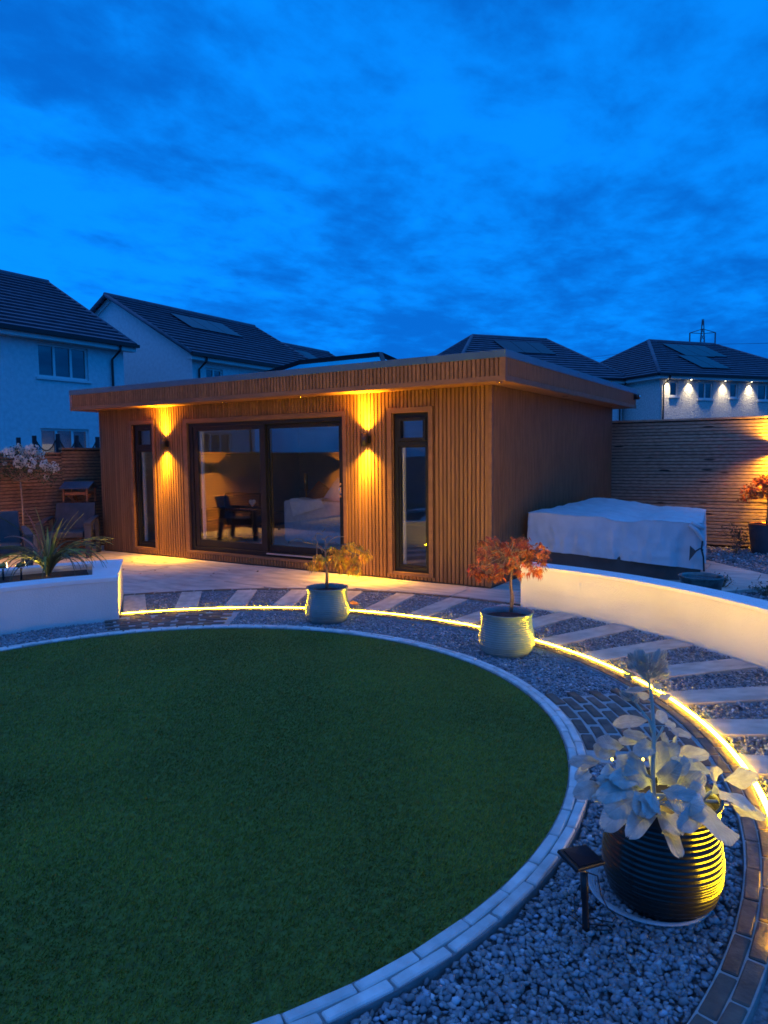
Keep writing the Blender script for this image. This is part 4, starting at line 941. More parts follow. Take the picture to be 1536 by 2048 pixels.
# golden maple, half bare
D1 = 6.55
gt_ = thing('maple_tree', 'sparse golden maple with bare twigs on one side in a blue green pot', 'tree', (PC1[0], PC1[1], .25))
def c1(x_, y_, d_=0.0): return P(580 + .1172 * x_, 1040 + .1172 * y_, D1 + d_)
tk = MB(); tk.tube([c1(620, 1165), c1(628, 900), c1(612, 700), c1(605, 520), c1(600, 300)], [.013, .011, .008, .006, .004], 8); tk.tube([c1(640, 1165, .02), c1(645, 950, .02), c1(638, 780), c1(700, 690, -.03)], [.008, .007, .006, .004], 8); tk.build('trunk', 'bark', gt_, smooth=True)
bn = MB()
for pts in ([(600, 540), (520, 460), (400, 400), (250, 380), (200, 330), (100, 315), (10, 370)], [(600, 320), (650, 275), (700, 280), (720, 300)], [(610, 440), (700, 340), (800, 285), (920, 285)], [(600, 340), (550, 310), (535, 330)], [(460, 600), (455, 470), (470, 400), (430, 300), (380, 310), (400, 390)], [(430, 290), (450, 230), (500, 225), (560, 265)],
            [(620, 470), (660, 400), (760, 380), (860, 430), (930, 420)], [(620, 560), (700, 480), (800, 460), (930, 470), (1000, 400)], [(620, 650), (690, 620), (760, 640), (850, 600)], [(640, 790), (690, 700), (740, 650)], [(605, 680), (540, 640), (480, 640), (400, 720)], [(930, 420), (1080, 430), (1160, 500), (1290, 560)], [(930, 470), (1060, 560), (1180, 600), (1215, 690)], [(1060, 560), (1090, 720), (1190, 800), (1215, 890)], [(520, 480), (545, 520), (550, 560)], [(455, 600), (430, 635)], [(600, 150), (555, 200), (530, 175)]):
    d_ = random.uniform(-.14, .14); bn.tube([c1(x_, y_, d_ * i / len(pts)) for i, (x_, y_) in enumerate(pts)], [.005 - .0035 * i / len(pts) for i in range(len(pts))], 5, False)
bn.build('branches', 'bark', gt_)
tips = [c1(x_, y_, random.uniform(-.12, .12)) for x_, y_ in [(990, 400), (970, 430), (740, 490), (850, 560), (880, 540), (480, 640), (510, 630), (390, 740), (540, 760), (560, 650), (780, 660), (840, 760), (960, 620), (1000, 660), (1090, 620), (1190, 630), (1200, 470), (1270, 540), (1310, 590), (1110, 780), (1180, 860), (1060, 840), (740, 610), (900, 620), (1150, 460), (460, 760), (870, 800), (1240, 520), (800, 560), (1020, 460)]]
maple_leaves('foliage', sprig(tips, 13, .024, .9), 'acergold', gt_, .056, 6, .0038, 1.3, (.6, 1.5))
# maple in the grey pot by the fence
gp = G(1532, 1104, -.03); D4 = (gp - CAM).dot(FW)
t_ = thing('plant_pot', 'large grey tapered pot with a copper coloured inner rim against the weathered fence', 'plant pot', (gp.x, gp.y, -.05))
MB().lathe([(.20, 0), (.255, .44), (.262, .455), (.245, .455), (.238, .40), (.001, .40)], 40, (gp.x, gp.y, -.05), close=False).build('shell', 'greypot', t_, smooth=False)
MB().lathe([(.244, .456), (.236, .462), (.228, .45)], 40, (gp.x, gp.y, -.05), close=False).build('rim', 'copper', t_, smooth=True)
ft = thing('maple_tree', 'small orange maple glowing under the fence lamp', 'tree', (gp.x, gp.y, .35))
tp0 = Vector((gp.x, gp.y, .35)); MB().tube([tp0, tp0 + Vector((.01, 0, .25)), tp0 + Vector((.0, .01, .5))], [.02, .017, .012], 8).build('trunk', 'bark', ft, smooth=True)
tips = []; bn = MB()
for _ in range(60):
    a_ = random.random() * 2 * PI; r_ = .37 * math.sqrt(random.random()); tp = tp0 + Vector((r_ * math.cos(a_), r_ * .75 * math.sin(a_) - .05, .50 + .22 * (1 - (r_ / .37) ** 2) + random.uniform(-.1, .1))); tips.append(tp)
    if random.random() < .5: bn.tube(curve(tp0 + Vector((0, 0, .48)), tp, .05, 5), [.006, .005, .004, .003, .002], 5, False)
bn.build('branches', 'bark', ft); maple_leaves('foliage', sprig(tips, 12, .035), 'acerred', ft, .06, 6, .006, .8, (.7, 1.8))

# ================================================================== SILVER PLANT
D3 = 2.38
def c3(x_, y_, d_=0.0): return P(1060 + .31 * x_, 1280 + .31 * y_, D3 + d_)
def leafmesh(i):
    """broad felted leaf: stalk, spoon blade, sunk midrib, wavy turned edges"""
    nu, nv = 4, 14; vs = []; rr_ = random.Random(40 + i); wav = rr_.uniform(.05, .10); ph_ = rr_.uniform(0, 6); cup = rr_.uniform(-.06, .22); bend = rr_.uniform(.08, .30); fr_ = rr_.uniform(7, 10)
    tab = [(0, .09), (.08, .12), (.18, .40), (.30, .72), (.42, .92), (.55, 1.0), (.68, .97), (.80, .84), (.89, .64), (.95, .44), (1.0, .14)]
    for j in range(nv + 1):
        t_ = j / nv; wdt = float(np.interp(t_, [q[0] for q in tab], [q[1] for q in tab]))
        for k in range(nu + 1):
            u = (k / nu - .5) * 2; e_ = abs(u)
            z = cup * u * u * wdt * .5 + wav * e_ ** 2.2 * wdt * math.sin(t_ * fr_ + ph_ + (1.9 if u > 0 else 0)) - bend * t_ * t_ + .05 * t_ * (1 - e_ * e_) - (.045 if k == nu // 2 else 0)
            vs.append((t_, u * wdt * .5 * (1 - .07 * math.sin(t_ * fr_ + ph_)) + .03 * math.sin(t_ * 5 + ph_), z))
    return MB().add(vs, [(j * (nu + 1) + k, (j + 1) * (nu + 1) + k, (j + 1) * (nu + 1) + k + 1, j * (nu + 1) + k + 1) for j in range(nv) for k in range(nu)]).mesh('leaf', 'silver', smooth=True)
LM = [leafmesh(i) for i in range(9)]
sp = thing('silver_plant', 'silvery felted plant with broad wavy leaves and a tall flower stem in the dark pot', 'plant', (PC3[0], PC3[1], .25))
LV = [(795, 900, 850, 665, 110), (785, 940, 660, 800, 140), (735, 985, 540, 1070, 165), (640, 960, 470, 985, 110), (695, 750, 585, 840, 125), (520, 760, 430, 690, 90), (455, 785, 285, 775, 75), (605, 690, 455, 650, 85), (380, 840, 310, 890, 80), (470, 925, 300, 990, 95), (530, 1010, 425, 1010, 60), (655, 1060, 510, 1140, 125), (805, 1095, 670, 1170, 110), (830, 1100, 940, 1210, 100), (865, 1195, 960, 1330, 80), (875, 1000, 1085, 1060, 135), (840, 1050, 990, 1110, 95), (1085, 1095, 1000, 1190, 110),
      (1110, 1040, 1270, 1262, 215), (1210, 965, 1440, 1065, 115), (1290, 1055, 1468, 1105, 75), (1175, 1000, 1255, 840, 90), (1250, 905, 1460, 875, 105), (885, 940, 1115, 890, 135), (1190, 865, 950, 760, 85), (905, 745, 1155, 730, 90), (815, 675, 685, 715, 95), (765, 625, 620, 595, 65), (740, 650, 590, 640, 55), (770, 515, 545, 525, 75), (800, 505, 890, 480, 75), (870, 560, 940, 530, 50), (895, 580, 1055, 615, 52), (815, 625, 870, 585, 50), (840, 670, 905, 620, 70), (775, 315, 620, 328, 32), (785, 370, 690, 345, 48), (835, 375, 910, 345, 48), (790, 320, 850, 275, 50), (910, 700, 990, 620, 70), (560, 700, 460, 740, 70), (700, 900, 560, 880, 110), (900, 850, 1000, 790, 100), (960, 980, 1080, 930, 90), (600, 850, 480, 860, 90), (1000, 1010, 1120, 960, 100), (740, 800, 660, 740, 80), (860, 780, 930, 690, 90)]
for _ in range(7):
    a_ = random.uniform(0, 2 * PI); r_ = random.uniform(170, 330); bx_0, by_0 = 790 + 60 * math.cos(a_), 960 + 30 * math.sin(a_)
    LV.append((bx_0, by_0, 800 + (r_ + 60) * math.cos(a_), 960 + r_ * .62 * math.sin(a_) - 30, random.uniform(85, 130)))
for i, (bx0, by0, tx0_, ty0_, wz) in enumerate(LV):
    fr_ = max(-1, min(1, (ty0_ - 860) / 380)); dt = (-.05 - .24 * max(0, fr_ + .25) if fr_ > -.25 else -.05 - .10 * (fr_ + .25)) + random.uniform(-.03, .03); db = -.10 if fr_ > .2 else -.06 * fr_ + .01
    if by0 < 600: dt, db = random.uniform(-.04, .04), 0.0
    A0, T0 = c3(bx0, by0, db), c3(tx0_, ty0_, dt); dx_ = (T0 - A0); l_ = dx_.length; ex = dx_.normalized()
    nrm_ = (-FW * .75 + Vector((0, 0, 1)) * .62 + RT * random.uniform(-.45, .45)); nrm_ = (nrm_ - ex * nrm_.dot(ex)).normalized(); ey = nrm_.cross(ex); W_ = wz * .31 * D3 / FPX * 1.22
    mw = Matrix(((ex.x * l_, ey.x * W_, nrm_.x * l_ * .8, A0.x), (ex.y * l_, ey.y * W_, nrm_.y * l_ * .8, A0.y), (ex.z * l_, ey.z * W_, nrm_.z * l_ * .8, A0.z), (0, 0, 0, 1)))
    piece('leaf', LM[(i * 5) % 9], sp, None, mw=mw)
b = MB(); b.tube([c3(800, 1120), c3(798, 1000), c3(790, 820), c3(800, 640), c3(795, 520), c3(785, 370), c3(770, 290), c3(760, 230)], [.009, .0085, .008, .0072, .0065, .0058, .005, .004], 8)
b.tube([c3(795, 600), c3(770, 520), c3(700, 430), c3(660, 370)], [.006, .005, .004, .004], 6); b.tube([c3(800, 660), c3(840, 600), c3(860, 560)], [.005, .004, .004], 6)
for x_, y_, X_, Y_ in ((800, 1000, 1110, 1030), (1100, 1040, 1200, 960), (800, 1050, 620, 960), (800, 1040, 470, 900), (800, 1060, 880, 1000), (1110, 1040, 1280, 1060), (790, 900, 600, 780), (800, 1090, 820, 1110)): b.tube([c3(x_, y_), c3((x_ + X_) / 2, (y_ + Y_) / 2 - 8), c3(X_, Y_)], [.007, .006, .004], 6)
b.build('stem', 'stem', sp, smooth=True)
bud = MB()
for k in range(6): a_ = k * PI / 3; bud.add([(.15 * math.cos(a_), .15 * math.sin(a_), 0), (.34 * math.cos(a_ - .4), .34 * math.sin(a_ - .4), .55), (.34 * math.cos(a_ + .4), .34 * math.sin(a_ + .4), .55), (.16 * math.cos(a_), .16 * math.sin(a_), 1.0)], [(0, 1, 3), (0, 3, 2)])
budm = bud.mesh('bud', 'silver', smooth=False); fst = MB()
for k in range(66):
    x_, y_ = (random.uniform(655, 850), random.uniform(118, 250)) if k < 54 else (random.uniform(625, 690), random.uniform(340, 395)); cen = (755, 262) if k < 54 else (668, 400)
    q_ = c3(x_, y_, random.uniform(-.045, .045)); c_ = c3(*cen); d_ = (q_ - c_).normalized(); fst.tube([c_, c_.lerp(q_, .5) + Vector((0, 0, .004)), q_], .0014, 4, False)
    s_ = random.uniform(.026, .040); rq = d_.to_track_quat('Z', 'Y').to_matrix().to_4x4(); piece('bud', budm, sp, None, mw=Matrix.Translation(q_) @ rq @ Matrix.Scale(s_, 4))
tag(fst.build('flower_stalks', 'stem', sp), kind='stuff')
# fairy lights among the leaves
fy = thing('fairy_lights', 'yellow fairy lights glowing between the silver leaves', 'fairy lights', (PC3[0], PC3[1], .34))
for x_, y_, d_ in ((700, 1000, .02), (830, 1010, .03), (640, 870, .05), (530, 770, .06), (930, 1140, .0), (1120, 930, .05), (950, 880, .07), (730, 770, .05), (760, 1060, -.02)):
    q_ = c3(x_, y_, d_); MB().lathe([(.0012, -.005), (.0042, -.002), (.0042, .002), (.0012, .006)], 8, tuple(q_)).build('bulb', 'fairy', fy)
wire = MB(); wire.tube([c3(x_, y_, .05) for x_, y_ in ((530, 780), (640, 880), (700, 1005), (760, 1065), (830, 1015), (930, 1145), (950, 885), (1120, 935))], .0012, 5, False); wire.build('wire', 'black', fy)
lamp('glow', 'POINT', fy, c3(760, 1040, .03), 1.3, (1, .74, .10), radius=.03); lamp('glow', 'POINT', fy, c3(640, 860, .08), .5, (1, .74, .10), radius=.02); lamp('glow', 'POINT', fy, c3(1060, 960, .08), .6, (1, .74, .10), radius=.02)

# ---- solar panel on a stake
sl0 = G(1172, 1862, -.02); D5 = (sl0 - CAM).dot(FW)
so_ = thing('solar_panel_stake', 'small black solar panel on a stake with coiled wire in front of the dark pot', 'solar panel', (sl0.x, sl0.y, -.03))
top_ = P(1168, 1745, D5)
MB().tube([sl0, sl0.lerp(top_, .1), sl0.lerp(top_, .25), sl0.lerp(top_, .55), sl0.lerp(top_, .56), top_], [.011, .012, .0105, .0105, .0125, .0125], 12).build('stake', 'black', so_, smooth=True)
cN = [P(1112, 1705, D5 - .01), P(1152, 1747, D5 - .06), P(1209, 1731, D5 + .0), P(1168, 1694, D5 + .05)]
pan = slabq([cN[0], cN[1], cN[2], cN[3]], -.016)
pn = pan.build('panel_frame', 'black', so_, bevel=.003)
cc = sum(cN, Vector()) / 4; nrm_ = (cN[1] - cN[0]).cross(cN[3] - cN[0]).normalized(); nrm_ = nrm_ if nrm_.z > 0 else -nrm_
ce = [cc + (q_ - cc) * .78 + nrm_ * .0185 for q_ in cN]; slabq(ce, .002).build('cells', 'pv', pn)
wr = MB()
def wloop(c_, r_, turns, tilt, ph_):
    return [c_ + RT * (r_ * math.cos(t_ + ph_)) + Vector((0, 0, 1)) * (abs(r_ * .55 * math.sin(t_ + ph_) * tilt) + .004) + FW * (r_ * .5 * math.sin(t_ + ph_)) for t_ in np.linspace(0, turns * 2 * PI, int(18 * turns))]
wr.tube(wloop(sl0 + RT * .03 + FW * .02, .035, 1.6, .9, .3), .0021, 5, False); wr.tube(wloop(sl0 + RT * .055, .028, 1.3, .5, 2.), .0021, 5, False)
wr.tube([top_ + RT * .012, P(1195, 1752, D5 + .03), P(1202, 1790, D5 + .03), P(1215, 1815, D5 + .02), P(1232, 1832, D5), P(1225, 1845, D5 - .02), P(1195, 1840, D5 - .01)], .0021, 5, False)
wr.tube([P(1160, 1770, D5 + .01), P(1148, 1795, D5 + .02), P(1150, 1820, D5), P(1138, 1828, D5), P(1165, 1850, D5 - .02)], .0021, 5, False)
wr.build('wire', 'black', so_)

# ================================================================== COVERED FURNITURE
FL, FR, BR, BL = Vector((.09, .90)), Vector((1.93, 1.66)), Vector((1.66, 3.85)), Vector((.10, 3.9))
def foot(u, v): return FL * (1 - u) * (1 - v) + FR * u * (1 - v) + BR * u * v + BL * (1 - u) * v
def topz(u, v):
    z = .80 - .115 * u
    z += .035 * math.exp(-((u - .12) / .20) ** 2 - ((v - .80) / .30) ** 2)
    z -= .045 * math.exp(-((u - .58) / .10) ** 2) * (1 - .5 * v)
    z += .020 * mnoise.noise((u * 5, v * 5, 3)) + .012 * mnoise.noise((u * 13 + v * 6, v * 9, 1)) + .004 * mnoise.noise((u * 30, v * 30, 1))
    return z
cv = thing('furniture_cover', 'pale grey and brown weatherproof cover over low garden furniture beside the garden room', 'furniture cover', (.95, 2.4, 0))
b = MB(); n_ = 84
vs = []
for j in range(n_ + 1):
    for i in range(n_ + 1):
        u, v = i / n_, j / n_; f_ = foot(u, v); e_ = min(u, v, 1 - u, 1 - v) * n_; z = topz(u, v) - (.012 if e_ < .5 else 0)
        vs.append((f_.x, f_.y, z))
b.add(vs, [(j * (n_ + 1) + i, j * (n_ + 1) + i + 1, (j + 1) * (n_ + 1) + i + 1, (j + 1) * (n_ + 1) + i) for j in range(n_) for i in range(n_)])
# hanging sides
per = [(i / n_, 0) for i in range(n_)] + [(1, i / n_) for i in range(n_)] + [(1 - i / n_, 1) for i in range(n_)] + [(0, 1 - i / n_) for i in range(n_)]
cen = foot(.5, .5); m_ = len(per); rows = 26; vs = []; dk = []
for k in range(rows + 1):
    t_ = k / rows
    for i, (u, v) in enumerate(per):
        f_ = foot(u, v); o_ = (f_ - cen).normalized(); zt = topz(u, v) - .012; zb = .355 - .225 * u * (1 - v) - .20 * v * u
        z = zt + (zb - zt) * t_; fold = mnoise.noise((i * .085, t_ * .9 + i * .015, 7)) * .05 + mnoise.noise((i * .25 + t_ * 1.2, t_ * .9, 3)) * .040 + mnoise.noise((i * .5 - t_ * 2.0, t_ * 2.2, 9)) * .018 + mnoise.noise((i * .12 + t_ * 4, t_ * 5 - i * .1, 5)) * .014
        q_ = f_ + o_ * (fold * t_ ** .6 + .012 * t_); vs.append((q_.x, q_.y, z))
b.add(vs, [(k * m_ + i, k * m_ + (i + 1) % m_, (k + 1) * m_ + (i + 1) % m_, (k + 1) * m_ + i) for k in range(rows) for i in range(m_)])
b.build('top_cover', 'coverlight', cv, smooth=True)
sm = MB(); edge = [(*foot(u, v), topz(u, v) - .006) for u, v in per] ; edge.append(edge[0]); sm.tube(edge, .0055, 5, False)
for uu in (.33, .66): sm.tube([(*foot(uu, v), topz(uu, v) + .002) for v in np.linspace(.02, .98, 24)], .003, 4, False)
sm.build('seam', 'coverlight', cv, smooth=True)
vs = []
for k in range(4):
    for i, (u, v) in enumerate(per):
        f_ = foot(u, v); o_ = (f_ - cen).normalized(); zb = .40 - .225 * u * (1 - v) - .20 * v * u; q_ = f_ - o_ * .02 + o_ * mnoise.noise((i * .1, k, 2)) * .012; vs.append((q_.x, q_.y, zb * (1 - k / 3)))
MB().add(vs, [(k * m_ + i, k * m_ + (i + 1) % m_, (k + 1) * m_ + (i + 1) % m_, (k + 1) * m_ + i) for k in range(3) for i in range(m_)]).build('skirt', 'coverdark', cv, smooth=True)
dcv = (Vector((FR.x, FR.y, .5)) - CAM).dot(FW) - .05
b = MB()
for pts in (((1379, 1050), (1392, 1060), (1404, 1075), (1407, 1092)), ((1383, 1046), (1398, 1052), (1408, 1056))): b.tube([P(x_, y_, dcv) for x_, y_ in pts], [.02, .03, .026, .012][:len(pts)], 8)
b.build('gathered_corner', 'coverlight', cv, smooth=True)
b = MB(); b.add([P(1380, 1091, dcv - .02), P(1393, 1103, dcv - .02), P(1378, 1122, dcv - .02)], [(0, 1, 2)]); b.add([P(1380, 1091, dcv - .005), P(1393, 1103, dcv - .005), P(1378, 1122, dcv - .005)], [(0, 2, 1)]); b.build('flap', 'coverdark', cv)
b = MB(); b.tube([P(1405, 1082, dcv - .02), P(1403, 1098, dcv - .02), P(1407, 1115, dcv - .02), P(1408, 1143, dcv - .02)], .010, 6); b.tube([P(1392, 1102, dcv - .025), P(1400, 1097, dcv - .03), P(1406, 1100, dcv - .025)], .009, 6); b.build('strap', 'black', cv)

# ---- glazed bowl with water, small shrubs on the far gravel
bc = G(1403, 1152, .345)
wb = thing('water_bowl', 'mottled green glazed bowl brimming with rippled water behind the white wall', 'water bowl', (bc.x, bc.y, -.05))
MB().lathe([(.12, 0), (.15, .05), (.17, .2), (.175, .30), (.195, .375), (.205, .395), (.195, .40), (.172, .385), (.165, .36)], 48, (bc.x, bc.y, -.05), close=False).build('shell', 'bowlglaze', wb, smooth=True)
MB().disc((bc.x, bc.y, .322), .171, 48).build('water', 'water', wb)
def shrub(label, c, hgt, rad_, nstem, nleaf, m, size=.03):
    t_ = thing('shrub', label, 'shrub', tuple(c), 'small shrubs on the far gravel'); b_ = MB(); V = []; tn = []
    for s_ in range(nstem):
        a_ = random.random() * 2 * PI; r_ = rad_ * math.sqrt(random.random()); tip = Vector(c) + Vector((r_ * math.cos(a_), r_ * math.sin(a_), hgt * random.uniform(.55, 1.0))); cv_ = curve(c, tip, random.uniform(-.02, .04), 5, .006); b_.tube(cv_, [.004, .0035, .003, .002, .0015], 4, False)
        for _ in range(nleaf):
            q_ = cv_[-1].lerp(cv_[2], random.random() ** 2) + Vector((random.gauss(0, .02), random.gauss(0, .02), random.gauss(0, .015))); d_ = Vector((random.gauss(0, 1), random.gauss(0, 1), random.gauss(0, .6))).normalized(); w_ = d_.cross(Vector((random.random(), random.random(), 1))).normalized(); s2 = size * random.uniform(.5, 1.1)
            V += [q_, q_ + d_ * s2 * .5 + w_ * s2 * .28, q_ + d_ * s2, q_ + d_ * s2 * .5 - w_ * s2 * .28]; tn += [random.uniform(.5, 1.7)] * 4
    b_.build('stems', 'bark', t_); npmesh('foliage', np.array([v[:] for v in V]), np.arange(len(V)).reshape(-1, 4), m, np.array(tn), t_)
shrub('low twiggy shrub beside the water bowl', G(1452, 1180, -.03) + Vector((-.04, .0, 0)), .16, .12, 26, 8, 'shrub', .03)
shrub('straggly shrub with yellowing leaves beside the grey pot', G(1472, 1108, -.03), .46, .22, 22, 14, 'shrub', .045)
shrub('dark tuft at the edge of the gravel behind the white wall', G(1532, 1192, -.03), .12, .14, 22, 10, 'shrub', .035)

# ================================================================== LEFT SIDE
# ---- strap leaved plant in the planter
sb0 = G(97, 1153, .335)
sy = thing('strap_leaf_plant', 'spiky plant with arching striped strap leaves in the white planter', 'plant', tuple(sb0))
def strap(i):
    rr_ = random.Random(90 + i); k = (.35, .6, 1.0, 1.3, 1.55, 1.8)[i]; vs = []; nj = 12
    for j in range(nj + 1):
        t_ = j / nj; ang = rad(74) - k * 1.55 * t_ ** 1.1
        if j == 0: x_, z_ = 0.0, 0.0
        else: x_ += math.cos(ang) / nj; z_ += math.sin(ang) / nj
        wdt = .5 * (.55 + .45 * math.sin(PI * min(1, t_ + .25) * .9)) * (1 - t_ ** 5) + .02
        for u in (-1, 0, 1): vs.append((x_, u * wdt, z_ + abs(u) * .012))
    return MB().add(vs, [(3 * j + u, 3 * j + u + 1, 3 * j + 4 + u, 3 * j + 3 + u) for j in range(nj) for u in range(2)])
SMs = {m: [strap(i).mesh('leaf', m, smooth=True) for i in range(6)] for m in ('strap', 'straphi', 'strapred')}
for i in range(84):
    a_ = i * 2.399 + random.uniform(-.3, .3); m = 'strap' if i % 9 else 'straphi'; m = 'strapred' if i in (4, 17) else m; l_ = random.uniform(.50, .80); j = random.choice((2, 3, 3, 4, 4, 5)) if i > 14 else random.choice((0, 1))
    if i in (9, 18): l_ = .50
    q_ = Vector(sb0) + Vector((.02 * math.cos(a_), .02 * math.sin(a_), .01 + .07 * random.random()))
    piece('leaf', SMs[m][j], sy, q_, (random.uniform(-.12, .12), random.uniform(-.18, .1) + (.0 if i > 16 else -.15), a_), (l_, random.uniform(.014, .021) if m == 'strap' else .034, l_ * random.uniform(.85, 1.0)))
MB().tube([sb0 - Vector((0, 0, .02)), sb0 + Vector((0, 0, .09))], [.022, .018], 10).build('stem', 'bark', sy, smooth=True)
# ---- spotlights on stakes
for lb, (px, py), dz in (('black garden spotlight on a stake shining on the strap leaved plant', (43, 1160), .15), ('black garden spotlight on a stake at the far end of the planter', (7, 1160), .14)):
    q_ = G(px, py, .335); t_ = thing('garden_spotlight', lb, 'spotlight', tuple(q_), 'spotlights in the planter')
    MB().tube([q_ - Vector((0, 0, .03)), q_ + Vector((0, 0, dz - .03))], .009, 8).build('stake', 'black', t_, smooth=True)
    tgt = (Vector(sb0) + Vector((0, 0, .18)) - (q_ + Vector((0, 0, dz)))).normalized(); h0 = q_ + Vector((0, 0, dz))
    MB().tube([h0 - tgt * .045, h0 - tgt * .02, h0 + tgt * .035], [.016, .024, .027], 14).build('head', 'brass', t_, smooth=True)
    MB().tube([h0 + tgt * .0352, h0 + tgt * .037], [.024, .024], 14).build('lens', 'bulb', t_)
    lamp('beam', 'SPOT', t_, h0 + tgt * .042, 4.0, (1, .62, .22), tgt, 80, .7, .015)

# ---- standard rose in its tub
rb = Vector((-7.2, -1.15, 0)); rtb = thing('plant_pot', 'pale square tub holding the standard rose against the reddish fence', 'plant pot', tuple(rb))
b = MB(); b.add([(rb.x + s * x_, rb.y + t__ * x_, z_) for x_, z_ in ((.15, .0), (.19, .34), (.165, .34), (.15, .28)) for s, t__ in ((-1, -1), (1, -1), (1, 1), (-1, 1))], [(k * 4 + i, k * 4 + (i + 1) % 4, (k + 1) * 4 + (i + 1) % 4, (k + 1) * 4 + i) for k in range(3) for i in range(4)] + [(3, 2, 1, 0)])
b.build('shell', 'saucer', rtb); MB().box(rb.x - .155, rb.y - .155, .25, rb.x + .155, rb.y + .155, .295).build('soil', 'soil', rtb)
DR = (rb - CAM).dot(FW)
rs = thing('rose_tree', 'standard rose with a slender stem and clusters of creamy white flowers', 'tree', (rb.x, rb.y, .29))
DRr = DR
stem = [Vector((rb.x, rb.y, .28)), P(46, 1020, DRr), P(43, 985, DRr), P(41, 962, DRr)]
MB().tube(stem, [.016, .015, .014, .013], 8).build('stem', 'bark', rs, smooth=True)
FLW = [(17, 904, 11), (37, 895, 7), (62, 899, 11), (50, 909, 8), (40, 918, 9), (39, 927, 10), (62, 925, 11), (79, 910, 9), (89, 930, 10), (107, 936, 10), (60, 942, 4), (93, 955, 5), (10, 928, 4), (48, 903, 7)]
b = MB(); V = []; tn = []
for (x_, y_, s_) in FLW + [(x__, y__, 0) for x__, y__ in ((20, 925), (30, 940), (55, 945), (75, 945), (10, 945), (85, 945), (70, 930), (25, 950), (5, 920), (48, 935), (95, 940), (-10, 930), (-25, 925), (-15, 945))]:
    q_ = P(x_, y_, DRr + random.uniform(-.22, .22)); b.tube(curve(stem[3], q_, -.03, 5, .01), [.007, .005, .004, .003, .002], 5, False)
    for _ in range(62):
        c_ = q_ + Vector((random.gauss(0, .075), random.gauss(0, .075), random.gauss(-.03, .05))); d_ = Vector((random.gauss(0, 1), random.gauss(0, 1), random.gauss(-.2, .6))).normalized(); w_ = d_.cross(Vector((random.random(), random.random(), 1))).normalized(); z_ = random.uniform(.025, .045)
        V += [c_, c_ + d_ * z_ * .5 + w_ * z_ * .3, c_ + d_ * z_, c_ + d_ * z_ * .5 - w_ * z_ * .3]; tn += [random.uniform(.5, 1.6)] * 4
b.build('branches', 'bark', rs); npmesh('foliage', np.array([v[:] for v in V]), np.arange(len(V)).reshape(-1, 4), 'roseleaf', np.array(tn), rs)
fm = MB(); rr_ = random.Random(5)
for k in range(13):      # a head of small double florets
    a_ = k * 2.399; z_ = 1 - 2 * (k + .5) / 13; r_ = math.sqrt(1 - z_ * z_); fc = Vector((r_ * math.cos(a_), r_ * math.sin(a_), z_)) * rr_.uniform(.55, .78); fr0 = rr_.uniform(.34, .48)
    for q in range(11):
        d_ = Vector((rr_.gauss(0, 1), rr_.gauss(0, 1), rr_.gauss(0, 1))).normalized(); d_ = (d_ + fc * .9).normalized(); u_ = d_.cross(Vector((.3, .2, 1))).normalized(); v_ = d_.cross(u_); s_ = rr_.uniform(.12, .21); c_ = fc + d_ * fr0 * rr_.uniform(.5, 1)
        fm.add([c_ - u_ * s_ - v_ * s_ * .4, c_ + u_ * s_ * .2 - v_ * s_ + d_ * .05, c_ + u_ * s_ + v_ * s_ * .3 + d_ * .09, c_ - u_ * s_ * .3 + v_ * s_ + d_ * .03], [(0, 1, 2, 3)])
fme = fm.mesh('flower', 'petal')
for (x_, y_, s_) in FLW:
    q_ = P(x_, y_, DRr - .05 + random.uniform(-.1, .1)); k = 1.18 * s_ * DRr / FPX; piece('flower', fme, rs, q_, (random.random() * 6, random.random() * 6, 0), (k, k, k * .85))

# ---- bird table
bt = thing('bird_table', 'wooden bird table with a dark slate roof in front of the reddish fence', 'bird table', (-7.32, -.09, 0), None, rad(122.4))
X, Y = 0, 0
b = MB(); b.tube([(X, Y, 0), (X, Y, .80)], .035, 4); b.build('post', 'orangewood', bt)
b = MB(); b.box(X - .17, Y - .17, .915, X + .17, Y + .17, .94); b.box(X - .17, Y - .17, .9405, X - .155, Y + .17, .965); b.box(X + .155, Y - .17, .9405, X + .17, Y + .17, .965); b.build('tray', 'orangewood', bt)
for sx, sy_ in ((-1, -1), (1, -1), (1, 1), (-1, 1)):
    MB().box(X + sx * .165 - .014, Y + sy_ * .19 - .014, .80, X + sx * .165 + .014, Y + sy_ * .19 + .014, 1.02).build('upright', 'orangewood', bt); MB().beam((X + sx * .02, Y + sy_ * .03, .76), (X + sx * .13, Y + sy_ * .14, .914), .022, .022).build('brace', 'orangewood', bt)
b = MB(); rb_ = [(-.22, 1.015), (0, 1.115), (.22, 1.015), (.22, 1.03), (0, 1.132), (-.22, 1.03)]
b.add([(X + x_, Y - .24, z_) for x_, z_ in rb_] + [(X + x_, Y + .24, z_) for x_, z_ in rb_], [(0, 1, 4, 5), (1, 2, 3, 4), (6, 11, 10, 7), (7, 10, 9, 8), (0, 6, 7, 1), (1, 7, 8, 2), (5, 4, 10, 11), (4, 3, 9, 10), (0, 5, 11, 6), (2, 8, 9, 3)]); b.build('roof', 'slate', bt)
MB().lathe([(.16, 0.001), (.16, .02), (.03, .05)], 20, (X, Y, 0)).build('base', 'orangewood', bt)

